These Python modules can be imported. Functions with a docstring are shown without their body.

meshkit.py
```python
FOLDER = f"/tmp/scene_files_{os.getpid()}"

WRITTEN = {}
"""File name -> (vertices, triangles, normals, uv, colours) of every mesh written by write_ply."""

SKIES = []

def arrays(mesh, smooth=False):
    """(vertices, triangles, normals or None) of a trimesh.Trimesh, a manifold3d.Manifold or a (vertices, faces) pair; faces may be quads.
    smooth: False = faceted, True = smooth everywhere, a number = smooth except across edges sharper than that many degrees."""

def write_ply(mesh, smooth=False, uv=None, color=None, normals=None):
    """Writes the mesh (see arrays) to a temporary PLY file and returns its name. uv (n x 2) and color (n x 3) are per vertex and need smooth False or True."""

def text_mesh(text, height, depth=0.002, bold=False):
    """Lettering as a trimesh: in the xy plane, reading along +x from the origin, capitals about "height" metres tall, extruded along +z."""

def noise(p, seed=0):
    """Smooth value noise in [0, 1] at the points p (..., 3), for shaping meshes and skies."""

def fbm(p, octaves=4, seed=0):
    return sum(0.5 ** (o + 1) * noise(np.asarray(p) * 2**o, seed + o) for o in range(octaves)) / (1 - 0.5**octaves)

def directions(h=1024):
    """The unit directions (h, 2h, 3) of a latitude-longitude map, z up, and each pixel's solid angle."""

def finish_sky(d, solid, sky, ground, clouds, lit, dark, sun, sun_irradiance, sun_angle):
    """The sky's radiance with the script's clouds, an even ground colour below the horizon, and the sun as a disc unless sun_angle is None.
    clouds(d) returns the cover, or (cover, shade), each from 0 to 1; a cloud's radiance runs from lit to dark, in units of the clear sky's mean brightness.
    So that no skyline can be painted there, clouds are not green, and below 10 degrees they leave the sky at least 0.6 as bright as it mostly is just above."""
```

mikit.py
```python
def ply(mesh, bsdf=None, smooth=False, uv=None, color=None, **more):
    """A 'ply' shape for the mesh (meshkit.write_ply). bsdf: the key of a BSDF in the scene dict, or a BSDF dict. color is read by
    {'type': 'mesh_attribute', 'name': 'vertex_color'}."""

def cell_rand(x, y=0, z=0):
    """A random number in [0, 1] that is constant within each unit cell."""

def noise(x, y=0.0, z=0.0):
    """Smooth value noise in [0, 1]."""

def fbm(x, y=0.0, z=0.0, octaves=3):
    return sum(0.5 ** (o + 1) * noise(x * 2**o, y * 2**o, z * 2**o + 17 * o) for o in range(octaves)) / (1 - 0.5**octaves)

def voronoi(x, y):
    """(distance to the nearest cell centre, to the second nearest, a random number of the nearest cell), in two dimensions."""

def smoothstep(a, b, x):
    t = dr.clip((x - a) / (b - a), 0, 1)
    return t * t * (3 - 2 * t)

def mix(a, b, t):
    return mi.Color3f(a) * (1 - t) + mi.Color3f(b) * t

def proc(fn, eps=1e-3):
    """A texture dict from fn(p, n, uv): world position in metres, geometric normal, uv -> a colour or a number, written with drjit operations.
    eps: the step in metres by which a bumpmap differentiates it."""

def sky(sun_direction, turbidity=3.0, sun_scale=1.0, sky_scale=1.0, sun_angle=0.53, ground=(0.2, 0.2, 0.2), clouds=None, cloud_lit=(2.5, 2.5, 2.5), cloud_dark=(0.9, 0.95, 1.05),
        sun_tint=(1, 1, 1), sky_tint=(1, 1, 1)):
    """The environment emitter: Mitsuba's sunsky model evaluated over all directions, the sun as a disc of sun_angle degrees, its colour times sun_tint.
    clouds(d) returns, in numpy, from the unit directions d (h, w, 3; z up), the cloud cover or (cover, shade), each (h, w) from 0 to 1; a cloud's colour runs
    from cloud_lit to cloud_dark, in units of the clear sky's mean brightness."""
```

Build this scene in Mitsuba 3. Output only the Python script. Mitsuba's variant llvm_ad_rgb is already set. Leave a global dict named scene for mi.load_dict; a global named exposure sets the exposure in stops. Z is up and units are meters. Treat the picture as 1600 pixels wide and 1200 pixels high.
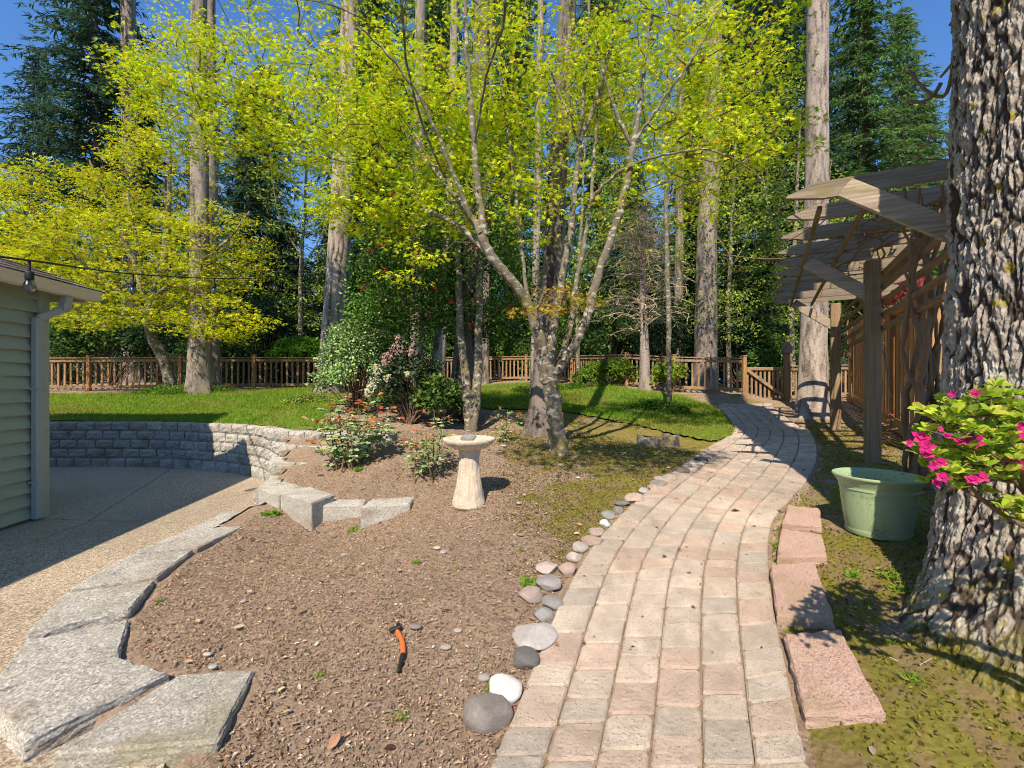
import math, random, numpy as np, trimesh, mitsuba as mi, drjit as dr, mikit, meshkit
from mikit import noise, fbm, voronoi, cell_rand, smoothstep, mix
from scipy.interpolate import RBFInterpolator, PchipInterpolator
from scipy.ndimage import map_coordinates
from scipy.spatial import cKDTree, ConvexHull
import shapely
class MPath:
    def __init__(self, pts): self.g = shapely.Polygon(np.asarray(pts, float)[:, :2]).buffer(0); shapely.prepare(self.g)
    def has(self, x, y): return shapely.contains_xy(self.g, np.asarray(x, float), np.asarray(y, float))
    def dist(self, x, y): return shapely.distance(self.g.exterior if self.g.geom_type == 'Polygon' else self.g.boundary, shapely.points(x, y))

T = mi.ScalarTransform4f
F, H = 711.0, 1.4                      # focal length in pixels of the 1600 px wide photograph, eye height
scene, labels = {}, {}
scene['camera'] = {'type': 'perspective', 'fov': 2 * math.degrees(math.atan(800 / F)), 'fov_axis': 'x', 'near_clip': 0.05, 'far_clip': 2000.0,
                   'to_world': T().look_at(origin=[0, 0, H], target=[0, 1, H], up=[0, 0, 1])}
SUN = (-0.268, -0.95, 0.98)
scene['sky_light'] = mikit.sky(SUN, turbidity=2.6, sun_tint=(0.97, 0.985, 1.03), sky_tint=(0.68, 0.94, 1.22))
exposure = 2.2

# ---------------------------------------------------------------- helpers
def P(px, py, d):
    return np.array([(px - 800) * d / F, d, H - (py - 600) * d / F])

def nrm(v):
    v = np.asarray(v, float)
    return v / np.maximum(np.linalg.norm(v, axis=-1, keepdims=True), 1e-12)

def tag(key, label=None, category=None, group=None, kind=None):
    d = {}
    if label: d['label'] = label
    if category: d['category'] = category
    if group: d['group'] = group
    if kind: d['kind'] = kind
    labels[key] = d
    return key

used = {}
def num(name):
    n = used.get(name, 0)
    used[name] = n + 1
    return name if n == 0 else f'{name}_{n:03d}'

class MB:
    """collects vertices and triangles; tone = a uv pair per piece, col = a colour per piece"""
    def __init__(self): self.v, self.f, self.t, self.c, self.n = [], [], [], [], 0
    def add(self, v, f, tone=(0.5, 0.5), col=None):
        v, f = np.asarray(v, float), np.asarray(f, int)
        if f.ndim == 2 and f.shape[1] == 4: f = np.vstack([f[:, [0, 1, 2]], f[:, [0, 2, 3]]])
        self.v.append(v); self.f.append(f + self.n)
        self.t.append(np.broadcast_to(np.asarray(tone, float), (len(v), 2)))
        if col is not None: self.c.append(np.broadcast_to(np.asarray(col, float), (len(v), 3)))
        self.n += len(v)
        return self
    def shape(self, bsdf, smooth=False):
        v, f = np.vstack(self.v), np.vstack(self.f)
        c = np.vstack(self.c) if self.c else None
        return mikit.ply((v, f), bsdf, smooth=smooth, uv=np.vstack(self.t), color=c)
    def put(self, key, bsdf, smooth=False):
        key = num(key)
        scene[key] = self.shape(bsdf, smooth)
        return key

def box(c, ax, half):
    """c centre, ax 3 unit rows, half 3 half sizes"""
    s = np.array([[x, y, z] for x in (-1, 1) for y in (-1, 1) for z in (-1, 1)], float)
    v = np.asarray(c, float) + (s * np.asarray(half)) @ np.asarray(ax, float)
    f = [[0, 1, 3, 2], [4, 6, 7, 5], [0, 4, 5, 1], [2, 3, 7, 6], [0, 2, 6, 4], [1, 5, 7, 3]]
    return v, np.array(f)

def cbox(c, ax, half, b=0.006):
    """a box with chamfered edges"""
    h = np.asarray(half, float); b = min(b, 0.45 * h.min())
    pts = []
    for s in np.array([[x, y, z] for x in (-1, 1) for y in (-1, 1) for z in (-1, 1)], float):
        for k in range(3):
            q = h - b; q[k] = h[k]; pts.append(s * q)
    hull = ConvexHull(np.array(pts))
    v = hull.points; f = hull.simplices.copy()
    for i, t in enumerate(f):
        n = np.cross(v[t[1]] - v[t[0]], v[t[2]] - v[t[0]])
        if n @ (v[t].mean(0)) < 0: f[i] = t[::-1]
    v = v @ np.asarray(ax, float)
    if np.linalg.det(np.asarray(ax, float)) < 0: f = f[:, ::-1]
    return v + np.asarray(c, float), f

def beam(p0, p1, w, h, up=(0, 0, 1), b=0.006):
    """bar from p0 to p1, w across, h along up"""
    p0, p1 = np.asarray(p0, float), np.asarray(p1, float)
    x = nrm(p1 - p0); y = nrm(np.cross(up, x)); z = np.cross(x, y)
    return cbox((p0 + p1) / 2, [x, y, z], [np.linalg.norm(p1 - p0) / 2, w / 2, h / 2], b)

def slab(q, z0, z1, bev=0.012, ins=None):
    """prism over the polygon q (n x 2, counter-clockwise) with a bevelled top; z0, z1 numbers or per vertex"""
    q = np.asarray(q, float); n = len(q)
    a = 0.5 * np.sum(q[:, 0] * np.roll(q[:, 1], -1) - np.roll(q[:, 0], -1) * q[:, 1])
    z0, z1 = np.broadcast_to(z0, n).astype(float), np.broadcast_to(z1, n).astype(float)
    if a < 0: q, z0, z1 = q[::-1], z0[::-1], z1[::-1]
    c = q.mean(0); r = np.linalg.norm(q - c, axis=1, keepdims=True)
    qi = c + (q - c) * (1 - 1.2 * (ins or bev) / r)
    v = np.vstack([np.c_[q, z0], np.c_[q, z1 - bev], np.c_[qi, z1], [[*c, z1.mean()]]])
    f = []
    for i in range(n):
        j = (i + 1) % n
        for k in (0, n): f += [[k + i, k + j, k + n + j], [k + i, k + n + j, k + n + i]]
        f.append([2 * n + i, 2 * n + j, 3 * n])
    return v, np.array(f)

def tube(pts, rad, sides=8, cap=True):
    p = np.asarray(pts, float); n = len(p)
    rad = np.broadcast_to(np.asarray(rad, float), (n,))
    t = nrm(np.gradient(p, axis=0))
    a = np.cross(t[0], [0, 0, 1.0] if abs(t[0, 2]) < 0.9 else [1.0, 0, 0]); A = []
    for i in range(n):
        a = a - t[i] * (a @ t[i]); a = a / max(np.linalg.norm(a), 1e-9); A.append(a)
    A = np.array(A); B = np.cross(t, A)
    g = np.arange(sides) * 2 * np.pi / sides
    v = p[:, None] + rad[:, None, None] * (np.cos(g)[None, :, None] * A[:, None] + np.sin(g)[None, :, None] * B[:, None])
    i, j = np.meshgrid(np.arange(n - 1), np.arange(sides), indexing='ij')
    f = np.stack([i * sides + j, i * sides + (j + 1) % sides, (i + 1) * sides + (j + 1) % sides, (i + 1) * sides + j], -1).reshape(-1, 4)
    v = v.reshape(-1, 3); f = np.vstack([f[:, [0, 1, 2]], f[:, [0, 2, 3]]])
    if cap:
        m = len(v); v = np.vstack([v, p[0], p[-1]]); k = np.arange(sides); e = (n - 1) * sides
        f = np.vstack([f, np.c_[np.full(sides, m), (k + 1) % sides, k], np.c_[np.full(sides, m + 1), e + k, e + (k + 1) % sides]])
    return v, f

def smooth_line(pts, n, noise_amp=0.0, rng=None):
    p = np.asarray(pts, float); s = np.r_[0, np.cumsum(np.linalg.norm(np.diff(p, axis=0), axis=1))]
    out = PchipInterpolator(s, p)(np.linspace(0, s[-1], n))
    if noise_amp and rng is not None: out[1:-1] += rng.normal(0, noise_amp, (n - 2, p.shape[1]))
    return out

def edge_tubes(p0, p1, r0, r1, sides=5):
    """many straight tapered twigs at once"""
    t = nrm(p1 - p0); ref = np.where(np.abs(t[:, 2:]) < 0.9, [[0, 0, 1.0]], [[1.0, 0, 0]])
    a = nrm(np.cross(t, ref)); b = np.cross(t, a); g = np.arange(sides) * 2 * np.pi / sides
    ring = np.cos(g)[None, :, None] * a[:, None] + np.sin(g)[None, :, None] * b[:, None]
    v = np.concatenate([p0[:, None] + ring * r0[:, None, None], p1[:, None] + ring * r1[:, None, None]], 1)
    k = np.arange(sides); kk = (k + 1) % sides
    f = np.vstack([np.c_[k, kk, kk + sides], np.c_[k, kk + sides, k + sides]])
    F_ = (f[None] + (np.arange(len(p0)) * 2 * sides)[:, None, None]).reshape(-1, 3)
    return v.reshape(-1, 3), F_

# ---- leaves: template rows are (along, across, lift)
KITE = (np.array([[0, 0, 0], [.45, .3, .06], [1, 0, -.05], [.45, -.3, .06]]), np.array([[0, 1, 2], [0, 2, 3]]))
NEEDLE = (np.array([[0, 0, 0], [.35, .11, 0], [1, 0, -.12], [.35, -.11, 0]]), np.array([[0, 1, 2], [0, 2, 3]]))
BLADE = (np.array([[0, .06, 0], [0, -.06, 0], [1, 0, 0]]), np.array([[0, 1, 2]]))
OVAL = (np.array([[0, 0, 0], [.35, .26, .07], [.75, .24, .05], [1, 0, -.06], [.75, -.24, .05], [.35, -.26, .07], [.5, 0, 0]]),
        np.array([[0, 1, 6], [1, 2, 6], [2, 3, 6], [3, 4, 6], [4, 5, 6], [5, 0, 6]]))
def _maple(lobes):
    v, f = [[0, 0, 0]], []
    for g, l in lobes:
        c, s = math.cos(g), math.sin(g); k = len(v)
        w = 0.13
        v += [[c * l * .42 - s * w, s * l * .42 + c * w, .03], [c * l * .42 + s * w, s * l * .42 - c * w, .03], [c * l, s * l, -.10 * l]]
        f += [[0, k + 1, k + 2], [0, k + 2, k]]
    return np.array(v), np.array(f)
MAPLE = _maple([(0, 1.0), (.62, .9), (-.62, .9), (1.3, .66), (-1.3, .66)])
STAR = (lambda m: (m[0], m[1]))(_maple([(0, 1.0), (.8, .85), (-.8, .85)]))

def leaf_mesh(mb, c, a, n, size, col, tpl):
    """leaves at c, along a, normal n, of the given sizes and colours"""
    tv, tf = tpl; N = len(c)
    if N == 0: return mb
    a = nrm(a); n = nrm(n - a * np.sum(a * n, 1, keepdims=True)); b = np.cross(n, a)
    s = np.broadcast_to(size, (N,))[:, None, None]
    v = c[:, None] + s * (tv[None, :, :1] * a[:, None] + tv[None, :, 1:2] * b[:, None] + tv[None, :, 2:] * n[:, None])
    f = (tf[None] + (np.arange(N) * len(tv))[:, None, None]).reshape(-1, 3)
    return mb.add(v.reshape(-1, 3), f, (.5, .5), np.repeat(np.broadcast_to(col, (N, 3)), len(tv), 0))

def palette(rng, N, cols, w=None, jit=0.12):
    cols = np.asarray(cols, float); i = rng.choice(len(cols), N, p=w)
    return np.clip(cols[i] * (1 + rng.normal(0, jit, (N, 1))) * (1 + rng.normal(0, jit * .4, (N, 3))), 0.003, 0.9)

def rdir(rng, N, zs=1.0):
    d = rng.normal(0, 1, (N, 3)); d[:, 2] *= zs
    return nrm(d)

# ---------------------------------------------------------------- terrain
ctrl = []
def cz(px, py, z):
    d = F * (H - z) / (py - 600); ctrl.append(((px - 800) * d / F, d, z))
def cw(x, y, z): ctrl.append((x, y, z))
for q in [(1040, 1190, -.02), (1020, 1130, .0), (1240, 1130, .0), (800, 1120, .0), (1040, 900, .19), (900, 885, .19), (1200, 885, .2), (1110, 800, .3), (985, 793, .31), (1205, 815, .3),
          (1070, 728, .44), (1258, 760, .42), (1100, 703, .47), (1275, 715, .5), (1147, 676, .57), (1252, 669, .6), (1363, 722, .55), (1305, 670, .65), (1208, 640, .85), (1120, 639, .82),
          (1385, 858, .31), (1300, 900, .22), (1520, 1050, .15), (1300, 1130, .03), (1560, 1160, .1), (733, 792, .33), (300, 900, .1), (210, 950, .07), (400, 1060, .05), (420, 805, .16), (660, 800, .25),
          (700, 1000, .08), (560, 900, .15), (700, 1130, .0), (873, 706, .55), (845, 678, .65), (733, 672, .65), (1000, 668, .6), (880, 643, .7), (600, 702, .6), (545, 735, .42), (545, 768, .32), (465, 812, .11), (530, 819, .10), (600, 807, .15), (700, 745, .42), (800, 730, .48), (950, 730, .46)]: cz(*q)
for q in [(-7.9, 8.2, .77), (-5.5, 8.2, .77), (-3.8, 7.6, .77), (-2.6, 6.7, .75), (-6, 10, .95), (-3, 9, .92), (-10, 10, .9), (-13, 13, 1.15), (-9, 13.5, 1.2), (-4.8, 11, 1.2), (-6, 14.5, 1.25), (-1, 14, 1.15),
          (0, 18, 1.5), (1, 11, .9), (3, 13, 1.2), (4.2, 14.3, 1.3), (6.2, 12.2, 1.12), (7, 12.5, .93), (5.7, 11.8, .9), (8, 12, .92), (5.2, 5.7, .6), (8.8, 12, .92), (9, 8, .7), (5, 2, .35), (7, 4, .5), (3.5, 1.2, .2), (2, .3, .05),
          (-1, .3, 0), (-3, .3, 0), (-6, 1, 0), (0, -3, 0), (-6, -3, 0), (6, -3, .2), (-15, 8, .8), (14, 10, .9), (-14, 20, 1.4), (14, 20, 1.4), (0, 24, 1.6), (-8, 24, 1.5), (8, 24, 1.5), (-18, -2, 0), (18, 0, .5)]: cw(*q)
for q in [(-2.75, 5.4, .38), (-2.95, 5.9, .53), (-2.62, 4.85, .20), (-3.2, 6.4, .70), (-2.45, 5.2, .34), (-2.3, 5.62, .50), (-1.9, 5.95, .64), (-2.5, 4.95, .22), (-2.6, 6.1, .70)]: cw(*q)
_c = np.array(ctrl)
_rbf = RBFInterpolator(_c[:, :2], _c[:, 2], kernel='thin_plate_spline', smoothing=3e-4)
GX, GY, GS = np.arange(-22, 22.01, .1), np.arange(-4, 28.01, .1), .1
_g = _rbf(np.stack(np.meshgrid(GX, GY, indexing='ij'), -1).reshape(-1, 2)).reshape(len(GX), len(GY))
def ground(x, y):
    """height of the smooth ground"""
    shp = np.broadcast(np.asarray(x), np.asarray(y)).shape
    x, y = (np.atleast_1d(np.asarray(q, float)) for q in (x, y))
    xc, yc = np.clip(x, -21.9, 21.9), np.clip(y, -3.9, 27.9)
    z = map_coordinates(_g, [(xc + 22) / GS, (yc + 4) / GS], order=1)
    far = np.clip((np.hypot(x - xc, y - yc)) / 12, 0, 1)
    return (z * (1 - far) + 1.5 * far).reshape(shp)
def hit(px, py):
    """where the photograph's pixel meets the ground"""
    d = np.linspace(1.0, 40, 4000); x = (px - 800) * d / F; z = H - (py - 600) * d / F
    i = int(np.argmax(z <= ground(x, d)))
    return np.array([x[i], d[i], float(ground(x[i], d[i]))])
def onground(x, y, dz=0.0): return np.array([x, y, float(ground(x, y)) + dz])

WALL = [(-8.6, 7.72), (-7.9, 7.7), (-6.2, 7.66), (-4.9, 7.35), (-3.9, 6.85), (-3.25, 6.1), (-2.9, 5.4), (-2.72, 4.75)]
CURB_IN = [(-2.4, 4.5), (-2.38, 4.04), (-2.42, 3.49), (-2.33, 2.99), (-2.16, 2.56), (-1.9, 2.2), (-1.55, 2.07), (-1.2, 2.12)]
PATIO = MPath([(-14, -3), (-14, 8.0)] + [(-8.6, 7.85), (-6.2, 7.8), (-4.85, 7.48), (-3.8, 6.95), (-3.1, 6.15), (-2.75, 5.4), (-2.55, 4.7), (-2.62, 4.5), (-2.62, 4.0), (-2.65, 3.4), (-2.55, 2.9), (-2.35, 2.45), (-2.1, 2.05), (-1.75, 1.86), (-1.35, 1.85), (-1.2, 1.5), (-1.2, -3)])
PAIRS = [((770, 1200), (1262, 1200)), ((800, 1130), (1245, 1130)), ((845, 1020), (1220, 1010)), ((882, 930), (1203, 930)), ((905, 885), (1200, 890)), ((940, 840), (1200, 850)), ((985, 793), (1207, 815)),
         ((1030, 757), (1230, 790)), ((1070, 728), (1258, 760)), ((1105, 702), (1277, 715)), ((1140, 682), (1272, 688)), ((1148, 668), (1250, 668)), ((1135, 650), (1225, 652)), ((1122, 639), (1210, 640)), ((1130, 630), (1208, 631))]
PL = np.array([hit(*a)[:2] for a, b in PAIRS]); PR = np.array([hit(*b)[:2] for a, b in PAIRS])
PL = np.vstack([PL[0] + (PL[0] - PL[1]) * 3, PL]); PR = np.vstack([PR[0] + (PR[0] - PR[1]) * 3, PR])
_s = np.r_[0, np.cumsum(np.linalg.norm(np.diff((PL + PR) / 2, axis=0), axis=1))]
from scipy.ndimage import gaussian_filter1d
_ss = np.linspace(0, _s[-1], 400)
PLf = gaussian_filter1d(PchipInterpolator(_s, PL)(_ss), 9, axis=0, mode='nearest'); PRf = gaussian_filter1d(PchipInterpolator(_s, PR)(_ss), 9, axis=0, mode='nearest')
def pathpt(s, t):
    l = np.stack([np.interp(s, _ss, PLf[:, k]) for k in (0, 1)], -1); r = np.stack([np.interp(s, _ss, PRf[:, k]) for k in (0, 1)], -1)
    return l * (1 - np.asarray(t)[..., None]) + r * np.asarray(t)[..., None]
PATH = MPath(np.vstack([PLf, PRf[::-1]]))
LAWN = MPath([(-16, 7.95), (-8.6, 7.93), (-6.1, 7.88), (-4.75, 7.55), (-3.65, 7.0), (-3.1, 6.45), (-2.5, 6.4), (-3.1, 7.5), (-3.6, 9.3)] + [tuple(hit(*q)[:2]) for q in [(560, 633), (640, 632), (745, 640), (810, 641), (880, 644), (940, 655), (1000, 667), (1070, 683), (1110, 692), (1143, 684), (1146, 672), (1130, 650), (1105, 634), (1060, 619), (990, 611)]] +
             [(2.8, 14.2), (.5, 16.5), (-2, 15), (-4.6, 11.8), (-6, 12.8), (-7, 13.0), (-9, 12.4), (-13, 12.0), (-18, 11.5)])

# ---------------------------------------------------------------- materials
def mat(key, color, rough=.8, spec=.25, bump=None, bump_scale=1.0, twosided=True, **kw):
    m = {'type': 'principled', 'base_color': color if isinstance(color, dict) else {'type': 'rgb', 'value': list(color)}, 'roughness': rough, 'specular': spec, **kw}
    if bump is not None: m = {'type': 'bumpmap', 'arbitrary': bump, 'scale': bump_scale, 'bsdf': m}
    scene[key] = {'type': 'twosided', 'bsdf': m} if twosided else m
    return key
VC = {'type': 'mesh_attribute', 'name': 'vertex_color'}
mat('mat_chips', VC, .9, .1)
scene['mat_leaf'] = {'type': 'principledthin', 'base_color': VC, 'roughness': .6, 'diff_trans': .85, 'eta': 1.35, 'spec_trans': 0.0}
scene['mat_gloss_leaf'] = {'type': 'principledthin', 'base_color': VC, 'roughness': .3, 'diff_trans': .4, 'eta': 1.5, 'spec_trans': 0.0}

def soil_color(p, n, uv):
    big = fbm(p.x * 1.3, p.y * 1.3, 0, 3); mid = fbm(p.x * 7, p.y * 7, 3.0, 3); fine = fbm(p.x * 60, p.y * 60, p.z * 60, 2); tiny = noise(p.x * 230, p.y * 230, p.z * 200)
    brown = mix((.145, .106, .075), (.335, .255, .19), dr.clip(.15 + .8 * fine + .35 * (mid - .5), 0, 1))
    brown = mix(brown, (.40, .33, .26), smoothstep(.80, .95, tiny) * .8)
    brown = mix(brown, (.05, .032, .022), smoothstep(.72, .9, noise(p.x * 140, p.y * 140, 7.0)) * .7)
    moss = mix((.085, .082, .014), (.20, .185, .036), dr.clip(fine * .9 + .4 * (mid - .3), 0, 1))
    moss = mix(moss, (.19, .135, .075), smoothstep(.44, .66, fbm(p.x * 11 + 5, p.y * 11, 1.0, 3)) * .75)
    m = smoothstep(.42, .62, uv.x + .75 * (mid - .5) + .7 * (big - .5))
    sand = mix((.30, .215, .15), (.46, .37, .28), fine)
    s = smoothstep(.4, .7, uv.y + .6 * (mid - .5) + .25 * (fine - .5))
    return mix(mix(brown, moss, m * .95), sand, s * .85)
def soil_bump(p, n, uv):
    return .018 * fbm(p.x * 45, p.y * 45, p.z * 45, 3)
mat('mat_soil', mikit.proc(soil_color), .95, .1, bump=mikit.proc(soil_bump, .003))
def lawn_color(p, n, uv):
    mid = fbm(p.x * 3, p.y * 3, 1.0, 3); fine = noise(p.x * 40, p.y * 40, 0)
    return mix(mix((.07, .11, .016), (.13, .18, .03), fine), (.20, .15, .06), smoothstep(.5, .75, mid) * .7)
mat('mat_lawn', mikit.proc(lawn_color), .95, .1)

def speckle(p, base, dark, light, scale):
    # exposed pebbles: two layers of rounded grains of different sizes and tones
    a = noise(p.x * scale, p.y * scale, p.z * scale); b = noise(p.x * scale * 1.7 + 31, p.y * scale * 1.7, p.z * scale * 1.7 + 5); c2 = noise(p.x * scale * .55 + 7, p.y * scale * .55 + 3, p.z * scale * .55)
    c = mix(base, light, smoothstep(.52, .72, a)); c = mix(c, dark, smoothstep(.60, .80, b) * .85); c = mix(c, mi.Color3f(dark) * .9, smoothstep(.30, .18, a) * .7)
    return mix(c, mi.Color3f(light) * 1.05, smoothstep(.70, .85, c2) * .5)
def patio_color(p, n, uv):
    c = speckle(p, (.325, .265, .195), (.17, .14, .105), (.50, .43, .34), 115.0)
    big = fbm(p.x * .9, p.y * .9, 0, 4)
    c = c * (.72 + .5 * big)
    return c
mat('mat_patio', mikit.proc(patio_color), .85, .25)
def block_color(p, n, uv):
    c = speckle(p, mix((.31, .305, .28), (.40, .385, .345), uv.x), (.20, .195, .18), (.50, .495, .455), 120.0)
    d = fbm(p.x * 6, p.y * 6, p.z * 6, 4)
    c = c * (.68 + .58 * d)
    c = mix(c, (.22, .17, .12), smoothstep(.52, .75, fbm(p.x * 4.5 + 2, p.y * 4.5, p.z * 9, 4)) * .5)
    return mix(c, (.20, .185, .09), smoothstep(.58, .8, fbm(p.x * 3 + 9, p.y * 3, p.z * 3, 3)) * .5)
def grit_bump(p, n, uv):
    return .005 * fbm(p.x * 95, p.y * 95, p.z * 95, 3)
mat('mat_block', mikit.proc(block_color), .9, .2, bump=mikit.proc(grit_bump, .002))
def paver_color(p, n, uv):
    t = mix(mix((.47, .365, .295), (.46, .395, .325), smoothstep(.1, .4, uv.x)), (.40, .365, .315), smoothstep(.68, .98, uv.x) * .7)
    s = noise(p.x * 330, p.y * 330, p.z * 330); s2 = noise(p.x * 250 + 40, p.y * 250, p.z * 250)
    d = fbm(p.x * 14, p.y * 14, uv.y * 30, 4)
    c = t * (.62 + .62 * d) * (.88 + .2 * uv.y)
    c = mix(c, (.13, .12, .115), smoothstep(.66, .82, s2) * .65)
    c = mix(c, (.74, .68, .58), smoothstep(.80, .95, s) * .5)
    stain = fbm(p.x * 1.1, p.y * 1.1, 5.0, 4)
    return c * (.66 + .62 * stain)
def paver_bump(p, n, uv):
    return .010 * fbm(p.x * 85, p.y * 85, p.z * 85, 4)
mat('mat_paver', mikit.proc(paver_color), .85, .25, bump=mikit.proc(paver_bump, .002))
def flag_color(p, n, uv):
    s = noise(p.x * 260, p.y * 260, p.z * 260); s2 = noise(p.x * 170 + 4, p.y * 170, p.z * 170)
    d = fbm(p.x * 8, p.y * 8, p.z * 8, 4)
    c = mix((.36, .235, .195), (.47, .34, .29), d)
    c = mix(c, (.12, .09, .085), smoothstep(.66, .84, s2) * .6); c = mix(c, (.66, .52, .46), smoothstep(.72, .9, s) * .6)
    return mix(c, (.30, .235, .14), smoothstep(.6, .8, fbm(p.x * 4 + 3, p.y * 4, 0, 3)) * .5)
mat('mat_flag', mikit.proc(flag_color), .9, .2, bump=mikit.proc(paver_bump, .002))
def stone_color(p, n, uv):
    # uv.x: grey value, uv.y: warmth
    base = mix(mi.Color3f(.9, .98, 1.02), mi.Color3f(1.2, .93, .78), uv.y) * (.04 + .60 * uv.x * uv.x + .12 * uv.x)
    d = fbm(p.x * 14, p.y * 14, p.z * 14, 4); s = noise(p.x * 150, p.y * 150, p.z * 150)
    c = base * (.72 + .56 * d) * (.86 + .28 * s)
    return mix(c, base * 1.6, smoothstep(.66, .8, fbm(p.x * 30 + 5, p.y * 8, p.z * 30, 2)) * .35)
mat('mat_stone', mikit.proc(stone_color), .75, .3)
def bath_color(p, n, uv):
    d = fbm(p.x * 18, p.y * 18, p.z * 18, 4); s = noise(p.x * 160, p.y * 160, p.z * 160)
    c = mix((.46, .395, .30), (.66, .59, .475), d) * (.8 + .35 * s)
    return mix(c, (.17, .12, .075), smoothstep(.70, .85, noise(p.x * 75, p.y * 75, p.z * 75)) * .55 * uv.x)
mat('mat_bath', mikit.proc(bath_color), .9, .2)
def bark_color(p, n, uv):
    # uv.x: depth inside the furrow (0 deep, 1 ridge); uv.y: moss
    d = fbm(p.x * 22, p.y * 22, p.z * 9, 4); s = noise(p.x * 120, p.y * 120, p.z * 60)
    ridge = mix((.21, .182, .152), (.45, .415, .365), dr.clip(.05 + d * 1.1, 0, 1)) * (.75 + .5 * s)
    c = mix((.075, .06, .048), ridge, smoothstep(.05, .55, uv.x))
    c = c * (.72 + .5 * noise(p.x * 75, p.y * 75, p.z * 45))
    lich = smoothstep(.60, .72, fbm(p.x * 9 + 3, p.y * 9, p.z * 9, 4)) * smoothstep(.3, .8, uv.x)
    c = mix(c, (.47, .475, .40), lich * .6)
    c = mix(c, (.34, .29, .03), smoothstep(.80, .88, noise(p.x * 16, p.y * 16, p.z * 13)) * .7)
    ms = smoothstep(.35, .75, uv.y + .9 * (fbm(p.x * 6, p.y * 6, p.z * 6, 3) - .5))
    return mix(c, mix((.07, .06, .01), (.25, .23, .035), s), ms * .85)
def bark_bump(p, n, uv):
    return .03 * fbm(p.x * 40, p.y * 40, p.z * 18, 4)
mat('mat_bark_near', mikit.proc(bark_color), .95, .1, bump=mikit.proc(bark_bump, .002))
def fir_color(p, n, uv):
    # uv.x: lightness of this trunk, uv.y: angle round the trunk
    a = uv.y
    f1 = noise(a * 26 + 3 * noise(p.z * 2.2, a * 6, uv.x * 9), p.z * 2.3, uv.x * 31); f2 = noise(a * 60, p.z * 7, uv.x * 17); f3 = noise(p.x * 60, p.y * 60, p.z * 25)
    g = dr.clip(.62 * f1 + .28 * f2 + .25 * f3, 0, 1)
    c = mix((.05, .038, .03), (.31, .27, .235), smoothstep(.22, .75, g))
    return c * (.45 + 1.1 * uv.x)
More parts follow.
